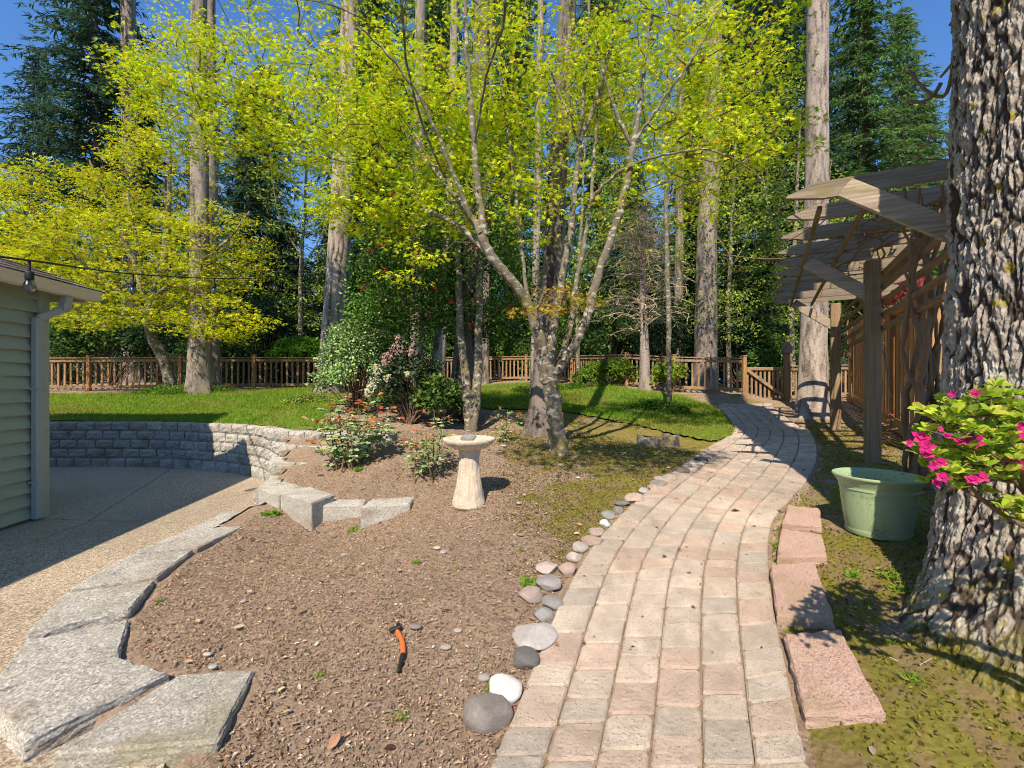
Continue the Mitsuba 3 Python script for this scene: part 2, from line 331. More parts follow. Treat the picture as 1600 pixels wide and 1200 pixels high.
mat('mat_fir', mikit.proc(fir_color), .95, .1)
def maple_bark(p, n, uv):
    d = fbm(p.x * 15, p.y * 15, p.z * 7, 4); s = noise(p.x * 70, p.y * 70, p.z * 90)
    c = mix((.085, .075, .05), (.27, .245, .185), d) * (.65 + .6 * s)
    c = mix(c, (.46, .45, .38), smoothstep(.57, .68, fbm(p.x * 17, p.y * 17, p.z * 24, 3)) * .8)
    return mix(c, (.17, .15, .03), smoothstep(.55, .8, fbm(p.x * 4 + 7, p.y * 4, p.z * 3, 3)) * .6)
mat('mat_maple', mikit.proc(maple_bark), .9, .15)
mat('mat_twig', (.17, .12, .08), .9, .1)
def wood(along):
    ax = np.asarray(along, float)
    e = np.array([0, 0, 1.0]) if abs(ax[2]) < .9 else np.array([1.0, 0, 0])
    b = nrm(np.cross(ax, e)); c = np.cross(ax, b)
    ax, b, c = [mi.Vector3f([float(x) for x in q]) for q in (ax, b, c)]
    def fn(p, n, uv):
        # uv.x: lightness, uv.y: 0 silvery grey .. .5 brown .. 1 orange cedar
        q = mi.Vector3f(p); u, v, w = dr.dot(q, ax), dr.dot(q, b), dr.dot(q, c)
        g = noise(u * 3.0 + uv.x * 40, v * 70, w * 70); g2 = noise(u * 9, v * 190, w * 190); bl = fbm(u * 1.6, v * 8, w * 8, 3)
        base = mix(mix((.27, .235, .19), (.25, .165, .095), smoothstep(0, .5, uv.y)), (.40, .215, .09), smoothstep(.5, 1, uv.y))
        k = base * (.55 + .55 * g + .35 * g2) * (.45 + 1.1 * uv.x)
        k = mix(k, k * .5, smoothstep(.56, .8, bl) * .6)
        mold = smoothstep(.55, .75, fbm(u * 5, v * 16 + 3, w * 16, 3)) * (1 - smoothstep(.45, .8, uv.y))
        return mix(k, (.20, .19, .06), mold * .55)
    return fn
PU = nrm([.488, .873, 0]); PV = nrm([.873, -.488, 0])
mat('mat_wood_up', mikit.proc(wood((0, 0, 1))), .85, .2)
mat('mat_wood_across', mikit.proc(wood(PV)), .85, .2)
mat('mat_wood_along', mikit.proc(wood(PU)), .85, .2)
mat('mat_wood_rail', mikit.proc(wood((1, 0, 0))), .85, .2)
mat('mat_siding', (.32, .365, .255), .55, .35); mat('mat_trim', (.37, .41, .29), .55, .35); mat('mat_gutter', (.68, .60, .42), .45, .4); mat('mat_soffit', (.36, .35, .29), .7, .2)
mat('mat_downspout', (.34, .36, .31), .45, .4)
def shingle_color(p, n, uv):
    return mix((.06, .052, .046), (.21, .18, .15), noise(p.x * 40, p.y * 40, p.z * 40)) * (.5 + .9 * uv.x)
mat('mat_shingle', mikit.proc(shingle_color), .95, .1)
def pot_color(p, n, uv):
    d = fbm(p.x * 10, p.y * 10, p.z * 10, 4); s = noise(p.x * 90, p.y * 90, p.z * 70)
    c = mix((.29, .40, .23), (.34, .45, .265), d)
    c = mix(c, (.10, .085, .05), smoothstep(.68, .85, s) * smoothstep(.45, .7, d) * .75)
    return mix(c, (.16, .13, .07), smoothstep(.52, .66, d) * uv.x * .65)
mat('mat_pot', mikit.proc(pot_color), .45, .4)
mat('mat_black', (.02, .02, .02), .5, .4); mat('mat_orange', (.62, .15, .035), .5, .4); mat('mat_metal', (.5, .5, .5), .35, .5, metallic=1.0)
mat('mat_vine', (.23, .165, .11), .9, .15); mat('mat_red', (.45, .02, .012), .35, .5)
mat('mat_bulb', (.85, .83, .76), .12, .5, twosided=False, spec_trans=.45)
# ================================================================ the setting
rng = np.random.default_rng(11)
def build_ground():
    xs = np.unique(np.round(np.r_[-400, -200, -100, -60, -40, -30, np.arange(-24, -8, .5), np.arange(-8, 9, .07), np.arange(9, 24, .5), 30, 40, 60, 100, 200, 400], 4))
    ys = np.unique(np.round(np.r_[-400, -200, -100, -50, -20, np.arange(-10, .6, .5), np.arange(.6, 13, .07), np.arange(13, 30, .4), 35, 45, 60, 100, 200, 400], 4))
    X, Y = np.meshgrid(xs, ys, indexing='ij'); Z = ground(X, Y)
    p3 = np.stack([X, Y, X * 0], -1)
    inp = PATH.has(X, Y); pat = PATIO.has(X, Y)
    dp = np.where(inp, 0, np.minimum(PATH.dist(X, Y), 9))
    rough = .035 * (meshkit.fbm(p3 * 2.2, 3) - .5) + .022 * (meshkit.fbm(p3 * 11, 3, 5) - .5)
    Z = Z + rough * np.clip(dp / .25, 0, 1) - .02 * inp
    Z = np.where(pat, -.12, Z)
    # moss on the right of the bed and beyond the path; sandy strip by the path; bare duff under the trees behind the fence
    bed = np.clip(1 - (X - (-.30) + .35 * (Y - 3.2) * .35) / .9, 0, 1)
    moss = np.where(X < PRx(Y), .90 - 1.2 * bed, .70)
    moss = moss - .5 * np.clip((Y - 7.5) / 3, 0, 1)
    moss = np.where((Y > 4.6) & (X < .9), np.minimum(moss, .30 + .28 * np.clip((X + .6) / .9, 0, 1)), moss)
    sand = np.clip(.78 - dp / .16, 0, .75) * (Y < 8) + .30 * (Y > 10) * (Y < 15)
    uv = np.stack([moss, sand], -1).reshape(-1, 2)
    nx, ny = X.shape; i, j = np.meshgrid(np.arange(nx - 1), np.arange(ny - 1), indexing='ij'); k = i * ny + j
    f = np.stack([k, k + ny, k + ny + 1, k + 1], -1).reshape(-1, 4)
    v = np.stack([X, Y, Z], -1).reshape(-1, 3)
    f = np.vstack([f[:, [0, 1, 2]], f[:, [0, 2, 3]]])
    scene['ground'] = mikit.ply((v, f), 'mat_soil', smooth=True, uv=uv); tag('ground', 'brown mulch and mossy earth of the sloping garden', kind='structure')
def PRx(y):
    o = np.argsort(PRf[:, 1]); return np.interp(y, PRf[o, 1], PRf[o, 0])
build_ground()

def grid_sheet(path, step, zfun, dz):
    x0, y0, x1, y1 = path.g.bounds
    xs, ys = np.arange(x0, x1 + step, step), np.arange(y0, y1 + step, step)
    X, Y = np.meshgrid(xs, ys, indexing='ij'); nx, ny = X.shape
    i, j = np.meshgrid(np.arange(nx - 1), np.arange(ny - 1), indexing='ij')
    keep = path.has(X[:-1, :-1] + step / 2, Y[:-1, :-1] + step / 2)
    k = (i * ny + j)[keep]; f = np.stack([k, k + ny, k + ny + 1, k + 1], -1)
    v = np.stack([X, Y, zfun(X, Y) + dz], -1).reshape(-1, 3)
    u, inv = np.unique(f, return_inverse=True)
    return v[u], inv.reshape(f.shape)
v, f = grid_sheet(LAWN, .1, lambda X, Y: ground(X, Y) + .03 * (meshkit.fbm(np.stack([X, Y, X * 0], -1) * 3, 3) - .5), .03)
MB().add(v, f).put('lawn', 'mat_lawn', True); tag('lawn', 'sunlit green lawn above the retaining wall and round the trees', kind='structure')

# patio: exposed-aggregate slabs with tooled joints
pg = shapely.Polygon([(-14, -3), (-14, 8.0), (-8.6, 7.85), (-6.2, 7.8), (-4.85, 7.48), (-3.8, 6.95), (-3.1, 6.15), (-2.75, 5.4), (-2.55, 4.7), (-2.62, 4.5), (-2.62, 4.0), (-2.65, 3.4), (-2.55, 2.9), (-2.35, 2.45), (-2.1, 2.05), (-1.75, 1.86), (-1.35, 1.85), (-1.2, 1.5), (-1.2, -3)])
scene['patio'] = mikit.ply((lambda m: (m.vertices - [0, 0, .1], m.faces))(trimesh.creation.extrude_polygon(pg, .088, engine='earcut')), 'mat_patio'); tag('patio', 'exposed aggregate concrete patio beside the house', kind='structure')
cuts = [shapely.LineString([(-14, 5.6), (-2.0, 4.45)]), shapely.LineString([(-14, 2.4), (-1.0, 2.9)]), shapely.LineString([(-6.3, 9), (-4.3, 4.6), (-3.6, -3)])]
rest = pg.buffer(-.004)
for c in cuts: rest = rest.difference(c.buffer(.006))
for g in rest.geoms:
    if g.area < .2: continue
    m = trimesh.creation.extrude_polygon(g, .05, engine='earcut'); m.vertices[:, 2] -= .05
    k = num('patio__slab'); scene[k] = mikit.ply((m.vertices, m.faces), 'mat_patio')

# ---------------------------------------------------------------- path of pavers
def build_path():
    n = 160; s = np.linspace(0, _s[-1], n); V = []
    for t in np.linspace(-.02, 1.02, 13):
        q = pathpt(s, np.full(n, t)); V.append(np.c_[q, ground(q[:, 0], q[:, 1]) + .008])
    V = np.array(V); i, j = np.meshgrid(np.arange(12), np.arange(n - 1), indexing='ij'); k = i * n + j
    MB().add(V.reshape(-1, 3), np.stack([k, k + n, k + n + 1, k + 1], -1).reshape(-1, 4), (0.25, .05)).put('path', 'mat_soil', True)
    tag('path', 'curving garden path of tumbled tan and grey concrete pavers', kind='structure')
    r = np.random.default_rng(5); pieces = []
    for c in range(6):
        t0, t1 = c / 6, (c + 1) / 6; s0 = r.uniform(0, .15)
        while s0 < _s[-1] - .05:
            L = r.choice([.135, .175, .22], p=[.34, .4, .26]); s1 = min(s0 + L, _s[-1]); g = .004
            a = .5 * (t0 + t1); w = 1.2
            qs = []
            wob = r.uniform(-.5, .5) * .004
            for ss, tt in ((s0 + g, t0 + g / w + wob), (s0 + g, t1 - g / w + wob), (s1 - g, t1 - g / w + wob), (s1 - g, t0 + g / w + wob)):
                qs.append(pathpt(np.array(ss), np.array(tt)))
            pieces.append((s0, np.array(qs))); s0 = s1
    pieces.sort(key=lambda x: x[0]); far = MB(); count = 0
    for s0, q in pieces:
        z = ground(q[:, 0], q[:, 1]) + .03 + r.normal(0, .0025) + r.normal(0, .0012, 4)
        tone = (r.random(), r.random())
        # tumbled outline: clip the corners a little
        e = []
        for a in range(4):
            p0, p1, p2 = q[a - 1], q[a], q[(a + 1) % 4]; cc = r.uniform(.008, .022)
            e += [p1 + nrm(p0 - p1) * cc, p1 + nrm(p2 - p1) * cc]
        zz = np.repeat(z, 2)
        v, f = slab(e, zz - .06, zz, .010, .009)
        if s0 > 0.9 and count < 300:
            k = num('path__paver'); scene[k] = MB().add(v, f, tone).shape('mat_paver'); count += 1
        else: far.add(v, f, tone)
    far.put('path__far_pavers', 'mat_paver'); tag('path__far_pavers', 'far end pavers of the path', kind='stuff')
build_path()

# ---------------------------------------------------------------- retaining wall and curb
def rough_block(f0, f1, z0, z1, depth, r, batter=.0, bev=.014):
    """split-faced block: front edge f0 -> f1 (plan), outward to the right of it"""
    f0, f1 = np.asarray(f0, float), np.asarray(f1, float); u = nrm(f1 - f0); out = np.array([u[1], -u[0]]); L = np.linalg.norm(f1 - f0)
    nx, nz = 7, 5; X = np.linspace(0, 1, nx); Z = np.linspace(0, 1, nz); V = []
    for b in Z:
        for a in X:
            e = min(a, 1 - a, b, 1 - b)
            o = (-bev * 1.4 if e < 1e-6 else .004 + r.normal(0, .0065)) + .014 * (meshkit.noise(np.array([a * 2.3 + f0[0] * 9, b * 2 + z0 * 31, f0[1] * 7])) - .5)
            aa = min(max(a, .012), .988)
            q = f0 + u * L * aa + out * o
            V.append([*q, z0 + (z1 - z0) * (min(b, .985)) + (r.normal(0, .003) if 0 < b < 1 else 0)])
    f = []
    for j in range(nz - 1):
        for i in range(nx - 1):
            k = j * nx + i; f += [[k, k + 1, k + nx + 1], [k, k + nx + 1, k + nx]]
    V = np.array(V); n0 = len(V)
    b0, b1 = f0 + u * L * .1 - out * depth, f1 - u * L * .1 - out * depth
    c0, c1 = f0 + u * L * .03 - out * .03, f1 - u * L * .03 - out * .03
    V = np.vstack([V, [*c0, z1], [*c1, z1], [*b1, z1], [*b0, z1], [*b0, z0], [*b1, z0]])
    t = (nz - 1) * nx
    for i in range(nx - 1): f.append([t + i, t + i + 1, n0 if i < nx // 2 else n0 + 1])
    f.append([t + nx // 2, n0 + 1, n0]); f += [[n0, n0 + 1, n0 + 2], [n0, n0 + 2, n0 + 3]]
    f += [[0, t, n0 + 4], [t, n0 + 3, n0 + 4], [t, n0, n0 + 3]]
    f += [[nx - 1, n0 + 5, t + nx - 1], [t + nx - 1, n0 + 5, n0 + 2], [t + nx - 1, n0 + 2, n0 + 1]]
    f += [[n0 + 3, n0 + 2, n0 + 5], [n0 + 3, n0 + 5, n0 + 4]]
    return V, np.array(f)

def wall_course(line, z0, z1, r, setback, L0=.3, start=0.0, cap=False):
    p = smooth_line(line, 400); s = np.r_[0, np.cumsum(np.linalg.norm(np.diff(p, axis=0), axis=1))]
    d = nrm(np.gradient(p, axis=0)); out = np.stack([d[:, 1], -d[:, 0]], 1); p = p - out * setback
    a = -start
    while a < s[-1] - .06:
        L = L0 * r.uniform(.94, 1.05); b = min(a + L, s[-1])
        q0 = np.array([np.interp(a + .003, s, p[:, k]) for k in (0, 1)]); q1 = np.array([np.interp(b - .003, s, p[:, k]) for k in (0, 1)])
        if np.linalg.norm(q1 - q0) > .06:
            v, f = rough_block(q0, q1, z0 + .002, z1 - .002 + r.normal(0, .0015), .25, r)
            k = num('retaining_wall__block'); scene[k] = MB().add(v, f, (r.random(), r.random())).shape('mat_block')
        a = b
r = np.random.default_rng(21)
BR = {4: [(-3.42, 6.32), (-2.8, 6.05), (-2.2, 5.88), (-1.55, 5.78)], 3: [(-3.18, 5.98), (-2.8, 5.85), (-2.1, 5.74)], 2: [(-2.93, 5.45), (-2.7, 5.42), (-2.2, 5.5)]}
ends = {0: 7, 1: 7, 2: 6, 3: 5, 4: 5}
for c in range(5):
    z0, z1 = .15 * c - (.05 if c == 0 else 0), .15 * (c + 1)
    line = WALL[:ends[c] + 1]
    if c == 2: line = WALL[:7]
    if c == 3: line = WALL[:6] + [(-3.12, 5.9)]
    if c == 4: line = WALL[:5] + [(-3.42, 6.35)]
    if c in BR: line = line[:-1] + BR[c]
    wall_course(line, z0, z1, r, .018 * c, start=.15 * (c % 2))
tag('retaining_wall', 'curved grey split-face block retaining wall below the lawn', 'retaining wall')

def rough_slab(q, z0, z1, bev, r, amp=.004, step=.03):
    v, f = slab(q, z0, z1, bev)
    m = trimesh.Trimesh(v, f, process=True)
    v, f = trimesh.remesh.subdivide_to_size(m.vertices, m.faces, step * 1.6)
    m = trimesh.Trimesh(v, f, process=True); v = m.vertices
    n = m.vertex_normals
    v = v + n * amp * (2 * (meshkit.fbm(v * 22, 3) - .5) + 1.3 * (meshkit.noise(v * 90) - .5))[:, None]
    return v, m.faces
for q, z1 in [([(-2.27, 4.47), (-1.82, 4.13), (-1.73, 4.42), (-2.12, 4.75)], .33), ([(-1.84, 4.27), (-1.40, 4.29), (-1.44, 4.58), (-1.80, 4.60)], .26), ([(-1.37, 4.12), (-.95, 4.24), (-.96, 4.50), (-1.36, 4.38)], .29), ([(-2.66, 4.78), (-2.30, 4.48), (-2.14, 4.78), (-2.5, 5.05)], .31)]:
    v, f = rough_slab(q, z1 - .26, z1, .014, r, .005); k = num('retaining_wall__block'); scene[k] = MB().add(v, f, (.85, .6)).shape('mat_block', True)
CB = [([(-2.40, 4.50), (-2.38, 4.05), (-2.80, 4.00), (-2.83, 4.46)], .165), ([(-2.38, 4.03), (-2.42, 3.50), (-2.83, 3.42), (-2.80, 3.97)], .165), ([(-2.43, 3.47), (-2.34, 3.0), (-2.74, 2.82), (-2.85, 3.38)], .155),
      ([(-2.33, 2.97), (-2.17, 2.58), (-2.52, 2.36), (-2.74, 2.78)], .14), ([(-2.14, 2.545), (-1.91, 2.21), (-2.25, 1.95), (-2.50, 2.33)], .105), ([(-1.89, 2.19), (-1.56, 2.07), (-1.80, 1.68), (-2.23, 1.92)], .11), ([(-1.53, 2.09), (-1.2, 2.13), (-1.10, 1.70), (-1.66, 1.64)], .09)]
cl = ['farthest curb block of the row, next to the wall end', 'second curb block from the wall end', 'third curb block from the wall end', 'fourth curb block from the wall end, at the bend',
      'grey curb block just past the bend, with a dark gap on its inner side', 'broad wedge curb block second from the near end of the row', 'nearest curb block, worn to bare gravel in the middle']
for (q, z1), l in zip(CB, cl):
    v, f = rough_slab(q, -.06, z1 - .02, .012, r, .008)
    k = MB().add(v, f, (.25 + .4 * r.random(), r.random())).put('curb_block', 'mat_block', True); tag(k, l, 'curb block', 'curb blocks between the patio and the bed')

# ---------------------------------------------------------------- pink flagstones right of the path
FL = [([(1231, 800), (1281, 806), (1284, 835), (1222, 829)], 'small worn pink flagstone nearest the shadow beside the path'), ([(1219, 838), (1285, 849), (1292, 882), (1214, 883)], 'plain salmon pink flagstone second from the far end'),
      ([(1203, 897), (1272, 894), (1304, 984), (1214, 978)], 'pink flagstone under a leafy dappled shadow'), ([(1225, 1010), (1312, 1004), (1384, 1136), (1258, 1140)], 'large speckled pink flagstone nearest the camera')]
for q, l in FL:
    w = np.array([hit(*a) for a in q]); v, f = rough_slab(w[:, :2], w[:, 2] - .05, w[:, 2] + .062, .014, r, .009)
    k = MB().add(v, f).put('flagstone', 'mat_flag', True); tag(k, l, 'flagstone', 'pink flagstones beside the path')

# ---------------------------------------------------------------- river stones edging the path
def boulder(c, rx, ry, rz, yaw, seed, ang=.0):
    m = trimesh.creation.icosphere(3); v = m.vertices.copy(); rr = np.random.default_rng(seed)
    v = v * (1 + .30 * (meshkit.fbm(v * 1.1 + seed * 3.1, 2) - .5))[:, None]
    for _ in range(int(2 + ang * 8)):
        n = nrm(rr.normal(0, 1, 3)); h = rr.uniform(.62, .88); o = v @ n - h; v = v - np.outer(np.clip(o, 0, None) * .85, n)
    v = v + v * (.05 * (meshkit.fbm(v * 4 + seed, 3) - .5))[:, None]
    v = v * [rx, ry, rz]; c_, s_ = math.cos(yaw), math.sin(yaw)
    v = v @ np.array([[c_, s_, 0], [-s_, c_, 0], [0, 0, 1]])
    return v + c, m.faces
ST = [(763, 1117, 35, .40, .5, .9, .2, 'large dark grey rounded stone nearest the camera at the path edge'), (787, 1081, 27, .86, .25, .8, .1, 'smooth pale white oval stone, brightest of the row'),
      (820, 1034, 23, .30, .3, .9, .9, 'dark charcoal angular stone between two pale ones'), (836, 993, 33, .68, .35, .55, .5, 'wide pale grey lens-shaped stone'),
      (850, 964, 15, .47, .2, 1.0, .3, 'small mid-grey upright stone touching the wide pale stone'), (863, 943, 17, .47, .3, .85, .3, 'grey smooth stone close to the pavers beside a brown one'),
      (830, 934, 18, .53, .8, .95, .6, 'brownish squarish stone on the bed side'), (857, 913, 21, .52, .3, .75, .4, 'grey mottled stone behind the brownish squarish one'),
      (853, 887, 18, .68, .7, .65, .9, 'tan broken stone with a dark hollow end'), (887, 893, 14, .56, 1.0, 1.0, .2, 'round rosy stone close to the pavers'),
      (897, 871, 12, .65, .6, .9, .3, 'small pale stone just past the rosy one'), (907, 857, 12, .65, .5, .9, .4, 'pale upright stone leaning on its neighbour'),
      (927, 845, 18, .52, 1.0, .6, .3, 'flat mauve stone with a tapered end'), (932, 831, 14, .56, .8, .6, .5, 'brown grey stone behind the flat mauve one'),
      (945, 820, 9, .82, .1, 1.2, .5, 'bright grey wet-looking upright stone'), (951, 806, 11, .50, .2, .9, .8, 'blue grey angular stone behind the bright one'),
      (965, 799, 9, .44, .5, 1.0, .5, 'small dark grey stone between blue grey and tan ones'), (972, 787, 11, .36, .2, .6, .9, 'dark slate blue splintered stone'),
      (991, 781, 14, .60, 1.0, .85, .3, 'tan rounded stone halfway along the row'), (1006, 768, 8, .60, .2, .9, .4, 'small light grey stone past the tan one'), (1019, 763, 8, .55, .9, .9, .4, 'small pink tan stone in the middle of the row'),
      (1029, 756, 13, .46, .5, .65, .4, 'flat grey brown stone past the middle of the row'), (1048, 748, 12, .54, .7, .7, .4, 'light brown flat stone near the leafy shadow'),
      (1031, 748, 9, .56, .5, .6, .5, 'small pale brown stone on the bed side past the middle'), (1065, 737, 13, .32, 1.0, .75, .3, 'dark reddish brown rounded stone'), (1080, 732, 8, .42, .8, .7, .4, 'small dull stone behind the reddish one'),
      (1095, 720, 11, .25, .8, .8, .4, 'dark brown knobbly stone in the shade edge'), (1110, 714, 9, .36, .6, .7, .4, 'grey brown stone near the far end of the row'), (1127, 706, 11, .46, .6, .45, .4, 'last flat tan stone by the lawn corner')]
for i, (px, py, rp, g, wm, asp, ang, l) in enumerate(ST):
    c = hit(px, py + rp * .25); d = c[1]; rx = rp * d / F * 1.08; ry = rx * r.uniform(.8, 1.1); rz = rx * min(asp, 1.0) * .74
    v, f = boulder(c + [0, 0, rz * .45], rx, ry, rz, r.uniform(-.5, .5), i + 3, ang + .35)
    k = MB().add(v, f, (g, wm)).put('river_stone', 'mat_stone', True); tag(k, l, 'stone', 'river stones edging the path')

# ---------------------------------------------------------------- house
HC = np.array([-4.93, 4.8]); HD = nrm([-.112, .994]); HO = np.array([HD[1], -HD[0]])       # along the wall (away), outward
HD3, HO3, UP = np.array([*HD, 0]), np.array([*HO, 0]), np.array([0, 0, 1.0])
def hp(along, out, z): return np.array([*(HC + HD * along + HO * out), z])
tag('house', 'grey green lap-sided house corner with cream gutter', 'house')
k = 'house__wall'; v, f = box(hp(-3.2, -4.06, 1.15), [HD3, HO3, UP], [3.19, 4.0, 1.25]); scene[k] = MB().add(v, f).shape('mat_siding')
for i in range(18):
    z = .05 + .131 * i
    V = np.array([hp(-6.4, -.01, z - .012), hp(-.092, -.01, z - .012), hp(-6.4, .026, z - .012), hp(-.092, .026, z - .012), hp(-6.4, -.016, z + .128), hp(-.092, -.016, z + .128), hp(-6.4, -.028, z + .128), hp(-.092, -.028, z + .128)])
    k = num('house__siding_board'); scene[k] = MB().add(V, [[0, 1, 3, 2], [2, 3, 5, 4], [4, 5, 7, 6], [1, 0, 6, 7], [0, 2, 4, 6], [1, 7, 5, 3]]).shape('mat_siding')
for c, hf in [(hp(-.046, .014, 1.19), [.045, .018, 1.19]), (hp(.012, -.052, 1.19), [.014, .08, 1.19])]:
    v, f = cbox(c, [HD3, HO3, UP], hf, .003); k = num('house__corner_board'); scene[k] = MB().add(v, f).shape('mat_trim')
ds = MB(); 
ds.add(*cbox(hp(-.145, .055, 1.05), [HD3, HO3, UP], [.045, .034, 1.03], .012)); k = num('house__downspout'); 
ds.add(*beam(hp(-.145, .055, 2.07), hp(.02, .17, 2.20), .07, .075, UP, .012)); ds.add(*beam(hp(.015, .17, 2.17), hp(.015, .2, 2.34), .09, .08, HD3, .012)); ds.add(*cbox(hp(.02, .18, 2.235), [HD3, HO3, UP], [.05, .04, .05], .012))
scene[k] = ds.shape('mat_downspout')
for z in (1.35, .4):
    v, f = box(hp(-.145, .048, z), [HD3, HO3, UP], [.049, .043, .012]); k = num('house__downspout__strap'); scene[k] = MB().add(v, f).shape('mat_downspout')
EA, EO, EZ = .37, .30, 2.335                       # the eave's end beyond the corner, its overhang, its underside
# gutter profile swept along the eave
prof = np.array([[0, 0], [.07, 0], [.085, .012], [.095, .06], [.115, .085], [.118, .125], [.108, .128], [.10, .12], [0, .12]]) - [.118, 0]
def sweep(prof, a0, a1):
    n = len(prof); V = np.array([hp(a, EO + q[0], EZ + q[1]) for a in (a0, a1) for q in prof])
    f = []
    for i in range(n): j = (i + 1) % n; f += [[i, j, n + j], [i, n + j, n + i]]
    for i in range(1, n - 1): f += [[0, i + 1, i], [n, n + i, n + i + 1]]
    return V, np.array(f)
scene['house__gutter'] = MB().add(*sweep(prof, -7.5, EA)).shape('mat_gutter')
v, f = box(hp(-3.6, EO - .25, EZ + .06), [HD3, HO3, UP], [3.95, .13, .014]); scene['house__soffit'] = MB().add(v, f).shape('mat_soffit')
v, f = box(hp(EA - .03, EO - 4.25, EZ + .055), [HD3, HO3, UP], [.02, 4.1, .07]); scene['house__fascia'] = MB().add(v, f).shape('mat_gutter')
v, f = box(hp(EA - .2, EO - 4.45, EZ + .064), [HD3, HO3, UP], [.145, 4.06, .012]); k = num('house__soffit_board'); scene[k] = MB().add(v, f).shape('mat_soffit')
# taller gambrel part of the house, set back beyond the left edge of the view
gp_ = [(-5.75, 2.6), (-5.75, 3.75), (-6.45, 5.2), (-9.6, 5.2), (-10.3, 3.75), (-10.3, 2.6)]
V = np.array([[x, y, z] for y in (4.35, -2.5) for x, z in gp_]); n = 6
f = [[0, i, i + 1] for i in range(1, 5)] + [[6, 6 + i + 1, 6 + i] for i in range(1, 5)]
scene['house__upper_storey'] = MB().add(V, f).shape('mat_siding')
V2 = V.copy(); f = []
for i in range(5): f += [[i, 6 + i, 7 + i], [i, 7 + i, i + 1]]
scene['house__upper_roof'] = MB().add(V2, f, (.4, .5)).shape('mat_shingle')
# hip roof as courses of shingles: each course is a thick strip on the slope
sl = .42; E0, O0, Z0 = EA + .03, EO - .02, EZ + .115
core = MB()
A, B_, C_, D_ = hp(E0, O0, Z0), hp(E0 - 3.9, O0 - 3.9, Z0 + 3.9 * sl), hp(E0 - 6.5, O0 - 3.9, Z0 + 3.9 * sl), hp(-9.5, O0, Z0)
G_, Hh = hp(E0, O0 - 7.8, Z0), hp(-9.5, O0 - 7.8, Z0)
core.add([A, B_, C_, D_, G_, Hh], [[0, 1, 3], [1, 2, 3], [0, 4, 1], [4, 5, 2], [4, 2, 1], [5, 3, 2]]); scene['house__roof'] = core.shape('mat_shingle')
rs = np.random.default_rng(3)
for i in range(28):
    a0 = .138 * i; th = .014
    for side in (0, 1):
        s = MB(); pos = -9.5 if side == 0 else -7.8
        end = E0 - a0 if side == 0 else -a0
        first = True
        while pos < end - .02:
            L = rs.uniform(.18, .42); p1 = min(pos + L, end); h = th * rs.uniform(.7, 1.3)
            def pt(p, a, up):
                return hp(p, O0 - a, Z0 + a * sl + up) if side == 0 else hp(E0 - a, O0 + p, Z0 + a * sl + up)
            e1 = p1 - .15 if p1 == end else p1
            V = [pt(pos + .002, a0 - .02, .001), pt(p1 - .002, a0 - .02, .001), pt(p1 - .002, a0 - .02, .001 + h), pt(pos + .002, a0 - .02, .001 + h), pt(e1 - .002, a0 + .15, .004), pt(pos + .002, a0 + .15, .004)]
            s.add(V, [[0, 1, 2], [0, 2, 3], [3, 2, 4], [3, 4, 5]], (rs.random(), .5)); pos = p1
        k = num('house__roof__shingle_course'); scene[k] = s.shape('mat_shingle')
# ---------------------------------------------------------------- picket fences
def fence_run(key, pts, label, h=1.0, step=.155, tone=.62, rails=(.95, .12), r=np.random.default_rng(31), post_extra=.05, warm=.62, sw=.055):
    """pts: points on the ground where posts stand"""
    tag(key, label, 'fence')
    for i, p in enumerate(pts):
        z = float(ground(p[0], p[1]))
        v, f = cbox([p[0], p[1], z + (h + post_extra) / 2 - .1], np.eye(3), [.05, .05, (h + post_extra) / 2 + .1], .006); k = num(key + '__post'); scene[k] = MB().add(v, f, (tone * .9 * r.uniform(.8, 1.1), warm + .2)).shape('mat_wood_up')
        v, f = cbox([p[0], p[1], z + h + post_extra + .012], np.eye(3), [.065, .065, .014], .008); k = num(key + '__post_cap'); scene[k] = MB().add(v, f, (tone * .8, warm)).shape('mat_wood_up')
    for a, b in zip(pts[:-1], pts[1:]):
        a3, b3 = onground(*a), onground(*b); L = np.linalg.norm(b3 - a3); u = nrm(b3 - a3); side = nrm(np.cross(u, UP))
        for rz, (w, hh) in zip((h - .01, .13, h - .09), ((.12, .035), (.04, .09), (.04, .085))):
            v, f = beam(a3 + u * .055 + UP * rz, b3 - u * .055 + UP * rz, w, hh); k = num(key + '__rail'); scene[k] = MB().add(v, f, (tone * r.uniform(.85, 1.1), warm)).shape('mat_wood_rail')
        n = max(2, int(L / step))
        for j in range(1, n):
            q = a3 + u * L * j / n - side * .035; lean = r.normal(0, .006)
            v, f = beam(q + UP * .06, q + UP * (h - .03) + u * lean, .032, sw * r.uniform(.9, 1.1), u, .004)
            k = num(key + '__picket'); scene[k] = MB().add(v, f, (tone * r.uniform(.75, 1.25), warm * r.uniform(.75, 1.15))).shape('mat_wood_up')
def wp(px, d): return ((px - 800) * d / F, d)
FENCE_L = [wp(40, 13.4), wp(139, 13.6), wp(282, 14.0), wp(397, 14.3), wp(498, 14.7)]
FENCE_M = [wp(498, 14.75), wp(590, 17.0), wp(668, 18.0), wp(742, 18.4), wp(822, 18.6), wp(893, 17.2), wp(979, 14.2), wp(1053, 13.2), wp(1163, 12.45)]
fence_run('left_picket_fence', FENCE_L, 'weathered brown picket fence along the left lawn behind the double fir')
fence_run('back_picket_fence', FENCE_M, 'picket fence across the back of the lawn, stepping up towards the gate', h=1.0, warm=.5, tone=.8)
fence_run('corner_picket_fence', [wp(1229, 12.6), wp(1300, 12.8), wp(1345, 13.0)], 'short picket fence behind the fir to the right of the gate', warm=.5, tone=.85)
